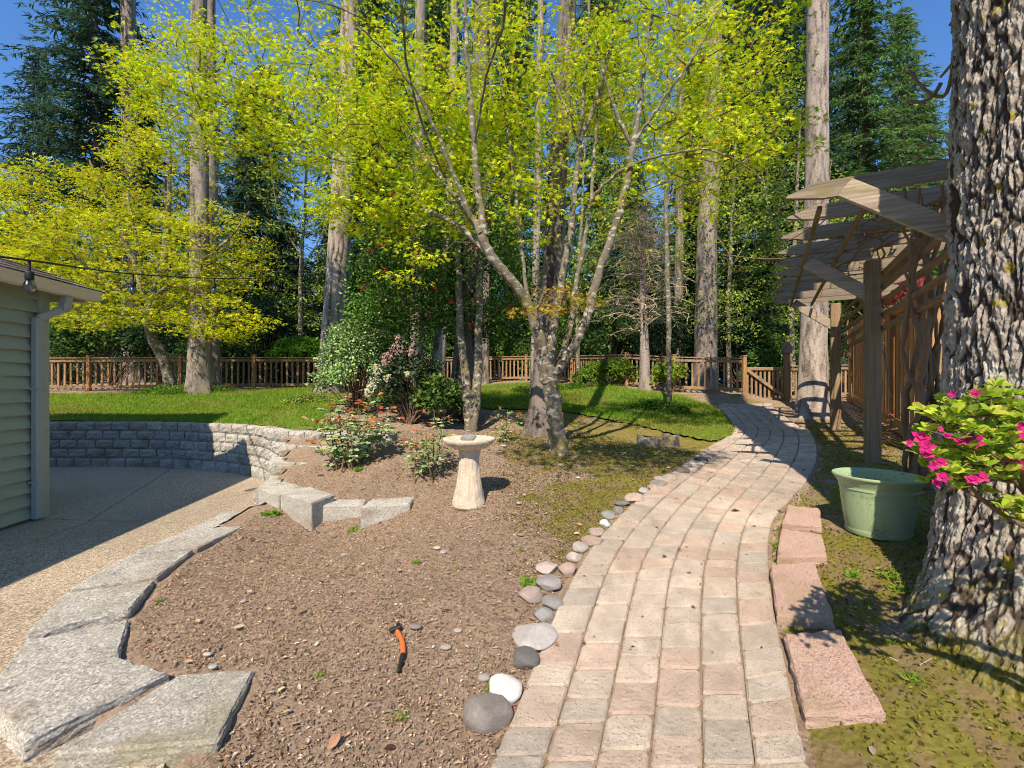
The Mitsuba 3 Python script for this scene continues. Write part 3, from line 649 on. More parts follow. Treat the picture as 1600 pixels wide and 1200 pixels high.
# the gate
tag('garden_gate', 'low wooden picket gate with a diagonal brace at the end of the path', 'gate')
ga, gb = onground(*wp(1167, 12.45)), onground(*wp(1226, 12.6)); ga[2] = gb[2] = min(ga[2], gb[2], .93); gu = nrm(gb - ga); GL = np.linalg.norm(gb - ga); gs = nrm(np.cross(gu, UP))
for z in (.08, .92):
    v, f = beam(ga + UP * z, gb + UP * z, .04, .09); k = num('garden_gate__rail'); scene[k] = MB().add(v, f, (.85, .5)).shape('mat_wood_rail')
v, f = beam(ga + UP * .88 - gs * -.03, gb + UP * .12 + gs * .03, .03, .09); scene['garden_gate__brace'] = MB().add(v, f, (.95, .4)).shape('mat_wood_rail')
for j in range(9):
    q = ga + gu * GL * (j + .3) / 8.7 - gs * .035; v, f = beam(q + UP * .03, q + UP * .96, .03, .055, gu, .004); k = num('garden_gate__picket'); scene[k] = MB().add(v, f, (.85 * r.uniform(.8, 1.2), .5)).shape('mat_wood_up')
gp = onground(*wp(1229, 12.55)); tag('gate_post', 'tall gate post topped with a small bird-box-shaped finial', 'post')
v, f = cbox(gp + UP * .6, np.eye(3), [.06, .06, .75], .008); scene['gate_post__shaft'] = MB().add(v, f, (.55, .5)).shape('mat_wood_up')
q = gp + UP * 1.35; V = [q + [x * .10, y * .10, z] for z in (0, .16) for x, y in ((-1, -1), (1, -1), (1, 1), (-1, 1))] + [q + [0, -.13, .30], q + [0, .13, .30]]
scene['gate_post__finial'] = MB().add(V, [[0, 1, 5], [0, 5, 4], [2, 3, 7], [2, 7, 6], [1, 2, 6], [1, 6, 5], [3, 0, 4], [3, 4, 7], [4, 5, 8], [6, 7, 9], [5, 6, 9], [5, 9, 8], [7, 4, 8], [7, 8, 9]], (.5, .3)).shape('mat_wood_up')

# tall cedar board fence behind the pergola
tag('cedar_fence', 'tall new cedar board fence behind the pergola', 'fence')
ca, cb_ = np.array([4.75, 5.05]), np.array([9.1, 12.3]); L = np.linalg.norm(cb_ - ca); cu = (cb_ - ca) / L; cu3 = np.array([*cu, 0]); cs3 = nrm(np.cross(cu3, UP))
n = int(L / .145)
for j in range(n):
    q = ca + cu * (j + .5) * L / n; z = float(ground(*q)); o = -.012 if j % 2 else .012
    v, f = cbox(np.array([*q, z + 1.02]) - cs3 * o, [cu3, cs3, UP], [.066 if j % 2 else .078, .010, .86], .003); k = num('cedar_fence__board'); scene[k] = MB().add(v, f, (1.05 * r.uniform(.8, 1.2), .9 * r.uniform(.85, 1.1))).shape('mat_wood_up')
for s0 in np.arange(0, L - 1, 2.35):
    a3, b3 = onground(*(ca + cu * s0)), onground(*(ca + cu * min(s0 + 2.35, L)))
    v, f = cbox(a3 + UP * .95 - cs3 * .03, [cu3, cs3, UP], [.05, .05, 1.0], .005); k = num('cedar_fence__post'); scene[k] = MB().add(v, f, (.6, .85)).shape('mat_wood_up')
    for z, w in ((1.87, .16), (.12, .2)):
        v, f = beam(a3 + UP * z - cs3 * -.04, b3 + UP * z - cs3 * -.04, .03, w); k = num('cedar_fence__rail'); scene[k] = MB().add(v, f, (.75, .9)).shape('mat_wood_along')
        v, f = beam(a3 + UP * z - cs3 * .035, b3 + UP * z - cs3 * .035, .03, w); k = num('cedar_fence__rail'); scene[k] = MB().add(v, f, (.75, .9)).shape('mat_wood_along')

# ---------------------------------------------------------------- pergola
PN = np.array([3.92, 4.95, 0.0])
def pp(s, w, z): return PN + PU * s + PV * w + np.array([0, 0, z])
tag('pergola', 'weathered wooden pergola with pointed slats over the path edge', 'pergola')
for s in (-2.22, 0.0, 3.03):
    w = .15 if s < -1 else 0; g = float(ground(*pp(s, w, 0)[:2])); v, f = cbox(pp(s, w, (g - .1 + 2.74) / 2), [PU, PV, UP], [.07, .07, (2.74 - g + .1) / 2], .008)
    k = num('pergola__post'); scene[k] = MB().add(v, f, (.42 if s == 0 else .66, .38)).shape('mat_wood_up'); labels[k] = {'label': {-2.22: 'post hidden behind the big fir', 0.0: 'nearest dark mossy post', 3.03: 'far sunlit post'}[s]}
v, f = beam(pp(-2.6, 0, 2.83), pp(3.65, 0, 2.79), .09, .19); scene['pergola__beam'] = MB().add(v, f, (.42, .75)).shape('mat_wood_along')
for w in (.42,):
    v, f = beam(pp(-2.5, w, 2.85), pp(3.6, w, 2.81), .05, .14); k = num('pergola__beam'); scene[k] = MB().add(v, f, (.32, .7)).shape('mat_wood_along')
for i in range(10):
    s = -1.83 + .59 * i; w0 = -.86 - .01 * i + r.normal(0, .02); w1 = .85; z = 2.955 + r.normal(0, .008) - .004 * i; hh = .066; t = .022
    prof = [(w0, -.25 * hh), (w0 + .02, .05 * hh), (w0 + .22, hh), (w1 - .18, hh), (w1, -.1 * hh), (w1 - .2, -hh), (w0 + .26, -hh)]
    V = np.array([pp(s + dz, w, z + q) + r.normal(0, .001, 3) for dz in (-t, t) for w, q in prof]); n = len(prof)
    f = [[a, (a + 1) % n, n + (a + 1) % n] for a in range(n)] + [[a, n + (a + 1) % n, n + a] for a in range(n)] + [[0, a + 1, a] for a in range(1, n - 1)] + [[n, n + a, n + a + 1] for a in range(1, n - 1)]
    k = num('pergola__slat'); scene[k] = MB().add(V, np.array(f)[:, ::-1], (.46 * r.uniform(.7, 1.25), .16)).shape('mat_wood_across')
for i, s in enumerate((-2.22, 0.0, 3.03)):
    v, f = beam(pp(s - .02, (.1 if s < -1 else -.02), 2.36), pp(s - .02, (-.52 if s < -1 else -.60), 2.80), .04, .14, UP); k = num('pergola__brace'); scene[k] = MB().add(v, f, (.85, .12)).shape('mat_wood_across')
for i, z in enumerate((1.98, 2.12, 2.27, 2.42, 2.57)):
    v, f = beam(pp(-2.2, .095, z + .04), pp(3.0, .095, z), .035, .05, UP, .004); k = num('pergola__trellis_rail'); scene[k] = MB().add(v, f, (.34 * r.uniform(.8, 1.2), .35)).shape('mat_wood_along')
# purlin strips under the slats
for w in (-.62, -.3):
    v, f = beam(pp(-1.7, w, 2.855), pp(3.5, w, 2.82), .035, .045); k = num('pergola__strip'); scene[k] = MB().add(v, f, (.36, .3)).shape('mat_wood_along')

# vine: thick twisted stems beside the big fir and thin canes over the slats
rv = np.random.default_rng(8); tag('wisteria_vine', 'bare twisted woody vine climbing the pergola beside the big fir', 'vine')
base = onground(3.70, 4.05)
for i in range(10):
    g = rv.uniform(0, 6.28); R0 = .075; pts = []
    top = pp(rv.uniform(-1.75, -1.15), rv.uniform(-.05, .35), 2.9); b0 = base + [rv.normal(0, .07), rv.normal(0, .07), -.05]
    for q in np.linspace(0, 1, 26):
        c = b0 * (1 - q) + top * q; bow = math.sin(q * math.pi) * .12
        pts.append(c + [math.cos(g + q * 9) * R0 * (1 - .4 * q) - bow * .1, math.sin(g + q * 9) * R0 * (1 - .4 * q), 0] + rv.normal(0, .008, 3))
    rad = np.linspace(rv.uniform(.018, .04), .010, 26) * (1 + .12 * rv.normal(0, 1, 26))
    k = num('wisteria_vine__stem'); scene[k] = MB().add(*tube(pts, np.abs(rad), 7)).shape('mat_vine', True)
canes = MB()
for i in range(52):
    s0, w0 = rv.uniform(-1.9, .6), rv.uniform(-.1, .6); s1, w1 = s0 + rv.normal(.6, .8), w0 + rv.normal(-.25, .45); z0, z1 = 2.95 + rv.normal(.0, .12), 2.93 + rv.normal(.02, .12)
    if i > 46: s0, w0, z0, s1, w1, z1 = rv.uniform(-.6, 2.8), .12, 2.6, rv.uniform(-.6, 3), .14, rv.uniform(1.0, 1.9)
    p = smooth_line(np.array([pp(s0, w0, z0), pp((s0 + s1) / 2 + rv.normal(0, .15), (w0 + w1) / 2 + rv.normal(0, .15), (z0 + z1) / 2 + rv.normal(0, .08)), pp(s1, w1, z1)]), 12, .012, rv)
    canes.add(*tube(p, np.linspace(rv.uniform(.006, .013), .004, 12), 5))
for a, b_, c in [((1420, 110, 3.0), (1475, 150, 2.9), (1490, 90, 2.8)), ((1417, 157, 3.0), (1445, 158, 2.95), (1470, 130, 2.9)), ((1470, 120, 2.8), (1500, 85, 2.6), (1530, 60, 2.4))]:
    canes.add(*tube(smooth_line(np.array([P(*a), P(*b_), P(*c)]), 10), np.linspace(.008, .013, 10), 6))
scene['wisteria_vine__canes'] = canes.shape('mat_vine', True); labels['wisteria_vine__canes'] = {'label': 'tangle of thin bare canes over the slats', 'kind': 'stuff'}

# ---------------------------------------------------------------- planter
tag('planter', 'pale green round plastic planter with dry soil beside the big fir', 'planter')
pc = hit(1372, 832); pc = onground(pc[0], pc[1]); 
def lathe(prof, c, seg=72, sq=(1, 1)):
    prof = np.asarray(prof, float); n = len(prof); a = np.arange(seg) * 2 * np.pi / seg
    v = np.stack([prof[:, 0][:, None] * np.cos(a) * sq[0], prof[:, 0][:, None] * np.sin(a) * sq[1], np.repeat(prof[:, 1][:, None], seg, 1)], -1).reshape(-1, 3)
    i, j = np.meshgrid(np.arange(n - 1), np.arange(seg), indexing='ij')
    f = np.stack([i * seg + j, i * seg + (j + 1) % seg, (i + 1) * seg + (j + 1) % seg, (i + 1) * seg + j], -1).reshape(-1, 4)
    return v + c, f
PR0 = [(.0, 0), (.175, 0), (.185, .008), (.188, .035), (.184, .042), (.186, .046), (.200, .13), (.213, .24), (.218, .292), (.2235, .298), (.224, .306), (.221, .312), (.224, .318), (.2245, .325), (.236, .342), (.247, .362), (.258, .372), (.2625, .380), (.262, .388), (.256, .392), (.246, .388), (.236, .372), (.222, .35), (.214, .318), (.207, .24)]
PR0 = np.array(PR0) * [1.04, 1.08]; v, f = lathe(PR0, pc - [0, 0, .01]); uvp = np.stack([np.clip((pc[2] + .13 - v[:, 2]) / .13, 0, 1) * .8 + np.exp(-((v[:, 2] - pc[2] - .31) / .02) ** 2) * .8, v[:, 2] * 0], -1)
scene['planter__tub'] = mikit.ply((v, np.vstack([f[:, [0, 1, 2]], f[:, [0, 2, 3]]])), 'mat_pot', smooth=True, uv=uvp)
g = np.linspace(0, 1, 9); v, f = lathe([(.217 * q, .272 + .012 * math.cos(q * 5)) for q in g[::-1]], pc, 48); v[:, 2] += .02 * (meshkit.fbm(v * 30, 3) - .5); scene['planter__potting_soil'] = MB().add(v, f, (0, 0)).shape('mat_soil', True)

# ---------------------------------------------------------------- bird bath
tag('bird_bath', 'cream cast stone bird bath with a trunk-like pedestal', 'bird bath')
bc = hit(733, 788)
v, f = lathe([(.0, -.02), (.145, -.02), (.142, .02), (.132, .06), (.125, .10), (.112, .17), (.098, .25), (.088, .32), (.085, .38), (.088, .44), (.095, .475), (.10, .49), (0, .49)], bc, 96)
a = np.arctan2(v[:, 1] - bc[1], v[:, 0] - bc[0]); rr = .010 * (2 * meshkit.fbm(np.stack([a * 4.5, v[:, 2] * 7, v[:, 2] * 0], -1), 3) - 1) + .006 * (2 * meshkit.noise(v * 45) - 1)
m = np.hypot(v[:, 0] - bc[0], v[:, 1] - bc[1]) > .02; v[m, :2] += np.stack([np.cos(a), np.sin(a)], -1)[m] * rr[m, None]
vv, ff = trimesh.remesh.subdivide(v, np.vstack([f[:, [0, 1, 2]], f[:, [0, 2, 3]]])); vv = vv + .003 * (meshkit.noise(vv * 80)[:, None] - .5) * nrm(vv - bc)
scene['bird_bath__pedestal'] = MB().add(vv, ff, (0.1, 0)).shape('mat_bath', True)
v, f = lathe([(.0, .485), (.10, .487), (.15, .50), (.195, .525), (.222, .552), (.230, .572), (.224, .586), (.210, .588), (.195, .575), (.15, .557), (.08, .548), (0, .546)], bc, 96)
scene['bird_bath__bowl'] = MB().add(v, f, (1, 0)).shape('mat_bath', True)
v, f = boulder(bc + [.0, -.02, .585], .075, .06, .042, .2, 77, .2); scene['bath_stone'] = MB().add(v, f, (.52, .4)).shape('mat_stone', True); tag('bath_stone', 'smooth grey stone lying in the bird bath bowl', 'stone')

# ---------------------------------------------------------------- stump, tool, cones
k = 0
for px, py, rx, h, l in [(1012, 697, .14, .13, 'ragged low tree stump in the moss, left of the pair'), (1046, 697, .11, .15, 'small split tree stump in the moss, right of the pair')]:
    c = hit(px, py); v, f = lathe([(rx * 1.25, -.05), (rx * 1.1, .03), (rx, h), (rx * .6, h * .98), (0, h * .9)], c, 36)
    a = np.arctan2(v[:, 1] - c[1], v[:, 0] - c[0]); q = meshkit.fbm(np.stack([a * 3, v[:, 2] * 4, a * 0 + k], -1), 3) - .5
    v[:, :2] += (v[:, :2] - c[:2]) * (q * .9)[:, None]; v[:, 2] += .09 * (meshkit.fbm(v * 14, 3) - .5) * (v[:, 2] > c[2] + .05); k += 1
    kk = MB().add(v, f, (.35, .35)).put('tree_stump', 'mat_bark_near', True); tag(kk, l, 'stump')
tag('garden_tool', 'short curved garden tool with an orange grip lying on the bed', 'tool')
tp = [hit(*q) + [0, 0, .014] for q in [(617, 985), (622, 993), (628, 1006), (630, 1020), (629, 1030), (626, 1042), (622, 1056)]]; tl = smooth_line(np.array(tp), 40)
scene['garden_tool__grip'] = MB().add(*tube(tl[4:27], .0125, 12)).shape('mat_orange', True); scene['garden_tool__shaft'] = MB().add(*tube(tl[26:], np.linspace(.0125, .009, 14), 12)).shape('mat_black', True)
v, f = beam(tl[3] + [-.035, -.012, .002], tl[3] + [.022, .012, .012], .024, .022); v2, f2 = beam(tl[0] + [.012, .02, .01], tl[6], .02, .02); scene['garden_tool__head'] = MB().add(v, f).add(v2, f2).shape('mat_black')
def cone(px, py, L, yaw, label, name='pine_cone'):
    c = hit(px, py) + [0, 0, L * .2]; rr = np.random.default_rng(int(px)); ax = np.array([math.cos(yaw), math.sin(yaw), .1]); n = 60
    t = np.sort(rr.random(n)); g = np.arange(n) * 2.4; e1 = nrm(np.cross(ax, UP)); e2 = np.cross(ax, e1); rad = np.cos(g)[:, None] * e1 + np.sin(g)[:, None] * e2
    mb = MB(); leaf_mesh(mb, c + ax * ((t - .5) * L)[:, None], rad + ax * .5, ax + 0 * rad, L * .33 * np.sin(np.clip(t, .12, .95) * np.pi) ** .6, palette(rr, n, [(.09, .05, .03), (.14, .08, .05)]), OVAL)
    k = num(name); scene[k] = mb.shape('mat_chips'); tag(k, label, 'pine cone')
cone(1064, 799, .07, .3, 'dark open cone lying on the pavers'); cone(594, 819, .05, 1.2, 'small reddish cone in the bed below the low blocks')

# ---------------------------------------------------------------- string lights
tag('string_lights', 'black cable of clear bulbs hung from the house eave to a leaning fir', 'string lights')
cab = [P(-60, 396, 3.4), P(0, 401, 3.6), P(46, 407, 3.85), P(130, 419, 4.8), P(208, 428, 5.9), P(335, 435, 7.9), P(430, 434, 9.4), P(500, 428, 10.6), P(536, 418, 11.0)]
scene['string_lights__cable'] = MB().add(*tube(smooth_line(np.array(cab), 80), .009, 6)).shape('mat_black', True)
for px, py, d in [(46, 407, 3.85), (208, 428, 5.9), (335, 435, 7.9), (430, 434, 9.4)]:
    c = P(px, py, d)
    k = num('string_lights__socket'); scene[k] = MB().add(*tube([c, c - [0, 0, .10]], .010, 6)).add(*lathe([(0, 0), (.018, 0), (.03, -.012), (.03, -.07), (0, -.072)], c - [0, 0, .09], 16)).shape('mat_black', True)
    k = num('string_lights__bulb'); scene[k] = MB().add(*lathe([(.016, 0), (.028, -.015), (.042, -.05), (.045, -.068), (.037, -.09), (.015, -.108), (0, -.112)], c - [0, 0, .16], 20)).shape('mat_bulb', True)
    k = num('string_lights__filament'); scene[k] = MB().add(*tube([c - [0, 0, .16], c - [0, 0, .20]], .010, 6)).add(*tube([c + [-.008, 0, -.19], c + [.008, 0, -.225]], .002, 4)).shape('mat_metal')
# ================================================================ trees
def trunk_mesh(pts, radii, tone, rows=70, sides=28, seed=0, amp=.07, flare=0.0, flare_h=.35):
    """bark-furrowed trunk through the points; uv = (tone, angle)"""
    p = smooth_line(pts, rows); s = np.linspace(0, 1, rows); R = np.interp(s, np.linspace(0, 1, len(radii)), radii)
    h = np.linalg.norm(p - p[0], axis=1); a = np.linspace(0, 2 * np.pi, sides + 1) + np.pi / 2
    q = np.stack(np.broadcast_arrays(np.cos(a)[None] * 3.1 + seed * 7, np.sin(a)[None] * 3.1, h[:, None] * .9), -1)
    nz = meshkit.noise(q * 1.0, seed) - .5; nf = meshkit.noise(q * [3.3, 3.3, .8], seed + 3) - .5; lob = np.clip(np.cos(a * 5 + seed)[None], 0, 1)
    rr = R[:, None] * (1 + amp * 1.2 * nz + amp * 1.6 * nf + flare * (.45 + .8 * lob + .8 * nz) * np.exp(-(h[:, None] / flare_h) ** 1.2))
    v = p[:, None] + np.stack([np.cos(a)[None] * rr, np.sin(a)[None] * rr, 0 * rr], -1)
    n = sides + 1; i, j = np.meshgrid(np.arange(rows - 1), np.arange(sides), indexing='ij'); k = i * n + j
    f = np.stack([k, k + 1, k + n + 1, k + n], -1).reshape(-1, 4)
    uv = np.stack(np.broadcast_arrays(np.full((rows, n), tone), (np.linspace(0, 1, n) * max(.4, R[0] * 3.2))[None]), -1)
    return mikit.ply((v.reshape(-1, 3), np.vstack([f[:, [0, 1, 2]], f[:, [0, 2, 3]]])), 'mat_fir', smooth=True, uv=uv.reshape(-1, 2))

def stubs(p, R, n, rg, z0=.2, z1=1.0, L=.5):
    """short dead branch stubs on a bare trunk"""
    mb = MB()
    for _ in range(n):
        s = rg.uniform(z0, z1); k = s * (len(p) - 1); c = p[int(k)]; g = rg.uniform(0, 6.28); l = rg.uniform(.2, 1) * L; r0 = .012
        e = c + [math.cos(g) * (R + l), math.sin(g) * (R + l), -l * .25]
        mb.add(*tube(np.array([c, (c + e) / 2 + [0, 0, .03], e]), [r0, r0 * .7, r0 * .3], 5))
    return mb

def fir(name, label, base, tops, w, tone, group='bare fir trunks in the wood', seed=0, flare=.35, dead=10):
    """base: (px, py or None, d); tops: [(px, py, d)...]; w: widths in px at each point"""
    px, py, d = base
    b = hit(px, py) if d is None else np.array([*wp(px, d), float(ground(*wp(px, d)))])
    pts = [b - [0, 0, .1]] + [P(*t) for t in tops]; dd = [b[1]] + [t[2] for t in tops]
    rad = [wi * di / F / 2 for wi, di in zip(w, dd)]
    top = pts[-1] + (pts[-1] - pts[-2]) / np.linalg.norm(pts[-1] - pts[-2]) * 7; pts.append(top); rad.append(rad[-1] * .6)
    hh = [np.linalg.norm(q - pts[0]) for q in pts]; gr = np.linspace(0, 1, 24); R = np.interp(gr * hh[-1], hh, rad)
    key = num(name); tag(key, label, 'tree', group); scene[key + '__trunk'] = trunk_mesh(pts, R, tone, seed=seed, flare=flare)
    if dead:
        rg = np.random.default_rng(seed); line = smooth_line(np.array(pts), 60); scene[key + '__dead_branches'] = stubs(line, rad[1] * .9, dead, rg, .25, .9).shape('mat_twig', True); labels[key + '__dead_branches'] = {'kind': 'stuff'}
    return key

fir('fir_tree', 'straight fir trunk standing in the ground cover patch on the left lawn', (312, 606, 12.0), [(312, 400, 12.0), (311, 70, 12.1), (311, -60, 12.2)], [34, 26, 22, 21], .50, seed=1)
fir('fir_tree', 'slim fir trunk close behind the one in the ground cover patch', (331, 606, 13.2), [(330, 400, 13.2), (328, 70, 13.2), (327, -60, 13.2)], [24, 20, 16, 15], .50, seed=2)
fir('fir_tree', 'leaning pale brown fir trunk between the left maple and the holly', (516, 614, None), [(527, 440, 10.6), (537, 250, 10.6), (546, 70, 10.7), (551, -60, 10.8)], [40, 35, 31, 28, 26], .62, seed=3, flare=.3)
fir('fir_tree', 'dark furrowed fir trunk just behind the multi-stemmed maple', (846, 680, None), [(852, 560, 7.0), (864, 397, 7.1), (876, 195, 7.2), (884, 70, 7.3), (890, -60, 7.4)], [42, 36, 31, 28, 27, 26], .17, seed=4, flare=.55)
fir('fir_tree', 'dark leaning fir trunk behind the twin smooth stems', (722, 664, 8.3), [(730, 540, 8.35), (742, 300, 8.4), (752, 70, 8.5), (757, -60, 8.5)], [50, 38, 30, 26, 24], .10, seed=5, flare=.35)
fir('fir_tree', 'reddish brown fir trunk behind the picket fence near the gate', (1102, 606, 14.6), [(1104, 397, 14.6), (1111, 250, 14.6), (1115, 70, 14.7), (1117, -60, 14.7)], [36, 30, 26, 23, 22], .50, seed=6, flare=.3)
fir('fir_tree', 'pale grey fir trunk standing by the gate at the path edge', (1270, 650, None), [(1272, 480, 10.2), (1275, 300, 10.2), (1277, 70, 10.3), (1278, -60, 10.3)], [44, 36, 33, 30, 29], .66, seed=7, flare=.55)
fir('fir_tree', 'slender leaning trunk seen right of the pink-flowered shrub', (683, 600, 15.5), [(690, 500, 15.5), (697, 420, 15.5), (706, 200, 15.6), (712, -60, 15.6)], [24, 18, 15, 13, 12], .58, seed=8, dead=4)
fir('fir_tree', 'upright trunk rising behind the pink-flowered shrub', (650, 600, 14.8), [(652, 400, 14.8), (656, 70, 14.9), (658, -60, 14.9)], [22, 18, 16, 15], .5, seed=9, dead=8)
fir('fir_tree', 'trunk at the back fence to the right of the twin smooth stems', (756, 600, 17.0), [(760, 300, 17.0), (764, 70, 17.0), (765, -60, 17)], [16, 14, 12, 11], .52, seed=10, dead=4)
fir('fir_tree', 'narrow reddish trunk between the maple stems and the fence', (835, 606, 13.6), [(838, 400, 13.6), (844, 70, 13.6), (846, -60, 13.7)], [14, 12, 9, 8], .6, seed=11, dead=4)
fir('fir_tree', 'distant fir trunk at the upper left among dark boughs', (206, 600, 23.0), [(204, 300, 23), (201, 70, 23), (200, -60, 23)], [26, 22, 19, 18], .42, seed=12, dead=0)
fir('fir_tree', 'grey trunk far behind the pergola top between dark boughs', (1350, 600, 18.0), [(1350, 300, 18), (1352, 70, 18), (1352, -60, 18)], [22, 19, 17, 16], .45, seed=13, dead=6)
fir('fir_tree', 'slim trunk beyond the fence right of the leafless conifer', (1060, 600, 19.0), [(1062, 300, 19), (1064, 70, 19), (1065, -60, 19)], [14, 12, 10, 9], .45, seed=14, dead=6)

# ---- the big fir on the right: worked bark
def big_fir():
    C = np.array([2.75, 2.14]); R0 = .54; rr = np.random.default_rng(41)
    za = np.r_[np.arange(-.1, 4.0, .0098), np.arange(4.2, 14, .35)]
    a = np.radians(np.r_[np.linspace(116, 290, 420, endpoint=False), np.linspace(290, 476, 50, endpoint=False)]); A, Z = np.meshgrid(a, za)
    # bark plates: stretched cells with wandering borders
    q3 = np.stack([np.cos(A) * 1.7, np.sin(A) * 1.7, Z * 1.3], -1)
    wa = .09 * (meshkit.fbm(q3 * [1.6, 1.6, 2.4], 3) - .5) + .07 * (meshkit.fbm(q3 * 9, 3, 4) - .5); wz = .3 * (meshkit.fbm(q3 * 1.6, 3, 9) - .5)
    n = 6500; sa, sz = rr.uniform(0, 2 * np.pi, n), rr.uniform(-.6, 15, n)
    def emb(aa, zz): return np.stack([np.cos(aa) * R0 * 1.0, np.sin(aa) * R0 * 1.0, zz * .21], -1)
    kt = cKDTree(np.vstack([emb(sa, sz)]))
    d, idx = kt.query(emb(A + wa, Z + wz).reshape(-1, 3), k=2); e = (d[:, 1] - d[:, 0]).reshape(A.shape)
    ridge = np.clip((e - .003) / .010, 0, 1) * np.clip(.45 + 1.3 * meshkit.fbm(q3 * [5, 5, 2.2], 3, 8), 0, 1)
    hh = rr.uniform(.5, 1.0, n)[idx[:, 0]].reshape(A.shape)
    fine = meshkit.fbm(q3 * [14, 14, 9], 3, 2) - .5; flake = meshkit.noise(q3 * [34, 34, 15], 5) - .5
    gz = np.array([float(ground(C[0] + .9 * math.cos(t), C[1] + .9 * math.sin(t))) for t in a])[None]
    h = np.clip(Z - gz, 0, None)
    toward = np.clip(np.cos(A - math.radians(215)), 0, 1) ** 2.2          # the side that swells towards the path
    root = np.clip(np.cos(A * 4 + .9), 0, 1) ** 1.5
    fl = (.05 + .26 * toward + .06 * root) * np.exp(-(h / .34) ** 1.1) + .045 * np.exp(-h / .8)
    lump = .11 * (meshkit.fbm(q3 * 1.1, 3, 12) - .5) * np.exp(-(h / .7))
    rad = R0 * (1 - .012 * Z) + fl + lump + .018 * ridge * hh + .018 * fine + .020 * flake + .016 * (meshkit.noise(q3 * [70, 70, 38], 6) - .5) - .02
    X = C[0] + np.cos(A) * rad + .01 * Z; Y = C[1] + np.sin(A) * rad
    ny, nx = A.shape; i, j = np.meshgrid(np.arange(ny - 1), np.arange(nx), indexing='ij'); j2 = (j + 1) % nx
    f = np.stack([i * nx + j, i * nx + j2, (i + 1) * nx + j2, (i + 1) * nx + j], -1).reshape(-1, 4)
    moss = np.clip(1.0 - h / .62, 0, 1) * .70
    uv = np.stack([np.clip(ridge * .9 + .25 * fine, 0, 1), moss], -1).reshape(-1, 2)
    tag('big_fir', 'huge fir trunk with deeply furrowed grey bark and mossy flared base', 'tree')
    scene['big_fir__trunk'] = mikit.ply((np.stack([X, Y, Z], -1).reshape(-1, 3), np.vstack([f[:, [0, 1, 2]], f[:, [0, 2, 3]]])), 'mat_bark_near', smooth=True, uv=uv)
big_fir()

# ---- growing twigs from limbs to leaf sprays
def grow(limbs, targets, rg, twig=.004, seg=.22, wob=.025, lift=.10):
    nodes, par, lim = [], [], []
    for pts, rad in limbs:
        p = smooth_line(np.asarray(pts, float), max(6, int(np.linalg.norm(np.diff(pts, axis=0), axis=1).sum() / .12))); R = np.interp(np.linspace(0, 1, len(p)), np.linspace(0, 1, len(rad)), rad)
        for q, rr_ in zip(p, R): nodes.append(q); par.append(-1); lim.append(rr_)
    n0 = len(nodes); cap = n0 + len(targets) * 14; N = np.zeros((cap, 3)); N[:n0] = nodes; n = n0
    ok = np.ones(cap, bool); ok[:n0] = np.array(lim) < .09
    if not ok[:n0].any(): ok[:n0] = True
    dist = np.array([np.min(np.linalg.norm(N[:n0][ok[:n0]] - t, axis=1)) for t in targets])
    for t in targets[np.argsort(dist)]:
        dv = N[:n] - t; dd = np.linalg.norm(dv, axis=1) + .5 * np.clip(dv[:, 2], 0, None) + np.where(ok[:n], 0, 99); k = int(np.argmin(dd)); L = np.linalg.norm(N[k] - t); m = min(12, max(1, int(L / seg)))
        a = N[k].copy(); up = np.array([0, 0, lift * L]); last = k
        for i in range(1, m + 1):
            s = i / m; q = a * (1 - s) + t * s + up * math.sin(s * math.pi) + (rg.normal(0, wob, 3) * (i < m)); N[n] = q; par.append(last); last = n; n += 1
    par = np.array(par); cnt = np.ones(n)
    for i in range(n - 1, n0 - 1, -1):
        if par[i] >= n0: cnt[par[i]] += cnt[i]
    ids = np.arange(n0, n); r = np.minimum(twig * cnt ** .42, .035)
    pa = par[ids]; rp = np.where(pa >= n0, r[pa], r[ids] * 1.15)
    return edge_tubes(N[pa], N[ids], rp, r[ids], 4), N[n0:n]

def in_ellipsoid(rg, n, c, rad, shell=0.0):
    u = rdir(rg, n); q = rg.random(n) ** (1 / 3); q = shell + (1 - shell) * q
    return np.asarray(c) + u * q[:, None] * np.asarray(rad)

def spray(rg, tg, per, R, flat=.35, droop=.25, upbias=1.3):
    """leaf centres, axes and normals in flattish tiers round every target"""
    n = len(tg) * per; c0 = np.repeat(tg, per, 0); u = rdir(rg, n); u[:, 2] *= flat; c = c0 + u * (R * rg.random(n) ** .5)[:, None]
    a = nrm(u * [1, 1, .3] + rg.normal(0, .45, (n, 3))); a[:, 2] -= droop; nn = nrm(rg.normal(0, .55, (n, 3)) + [0, -.25, upbias])
    return c, a, nn

YG = [(.70, .80, .028), (.58, .72, .024), (.44, .60, .022), (.82, .82, .06), (.76, .54, .06)]
YW = [.27, .29, .27, .12, .05]

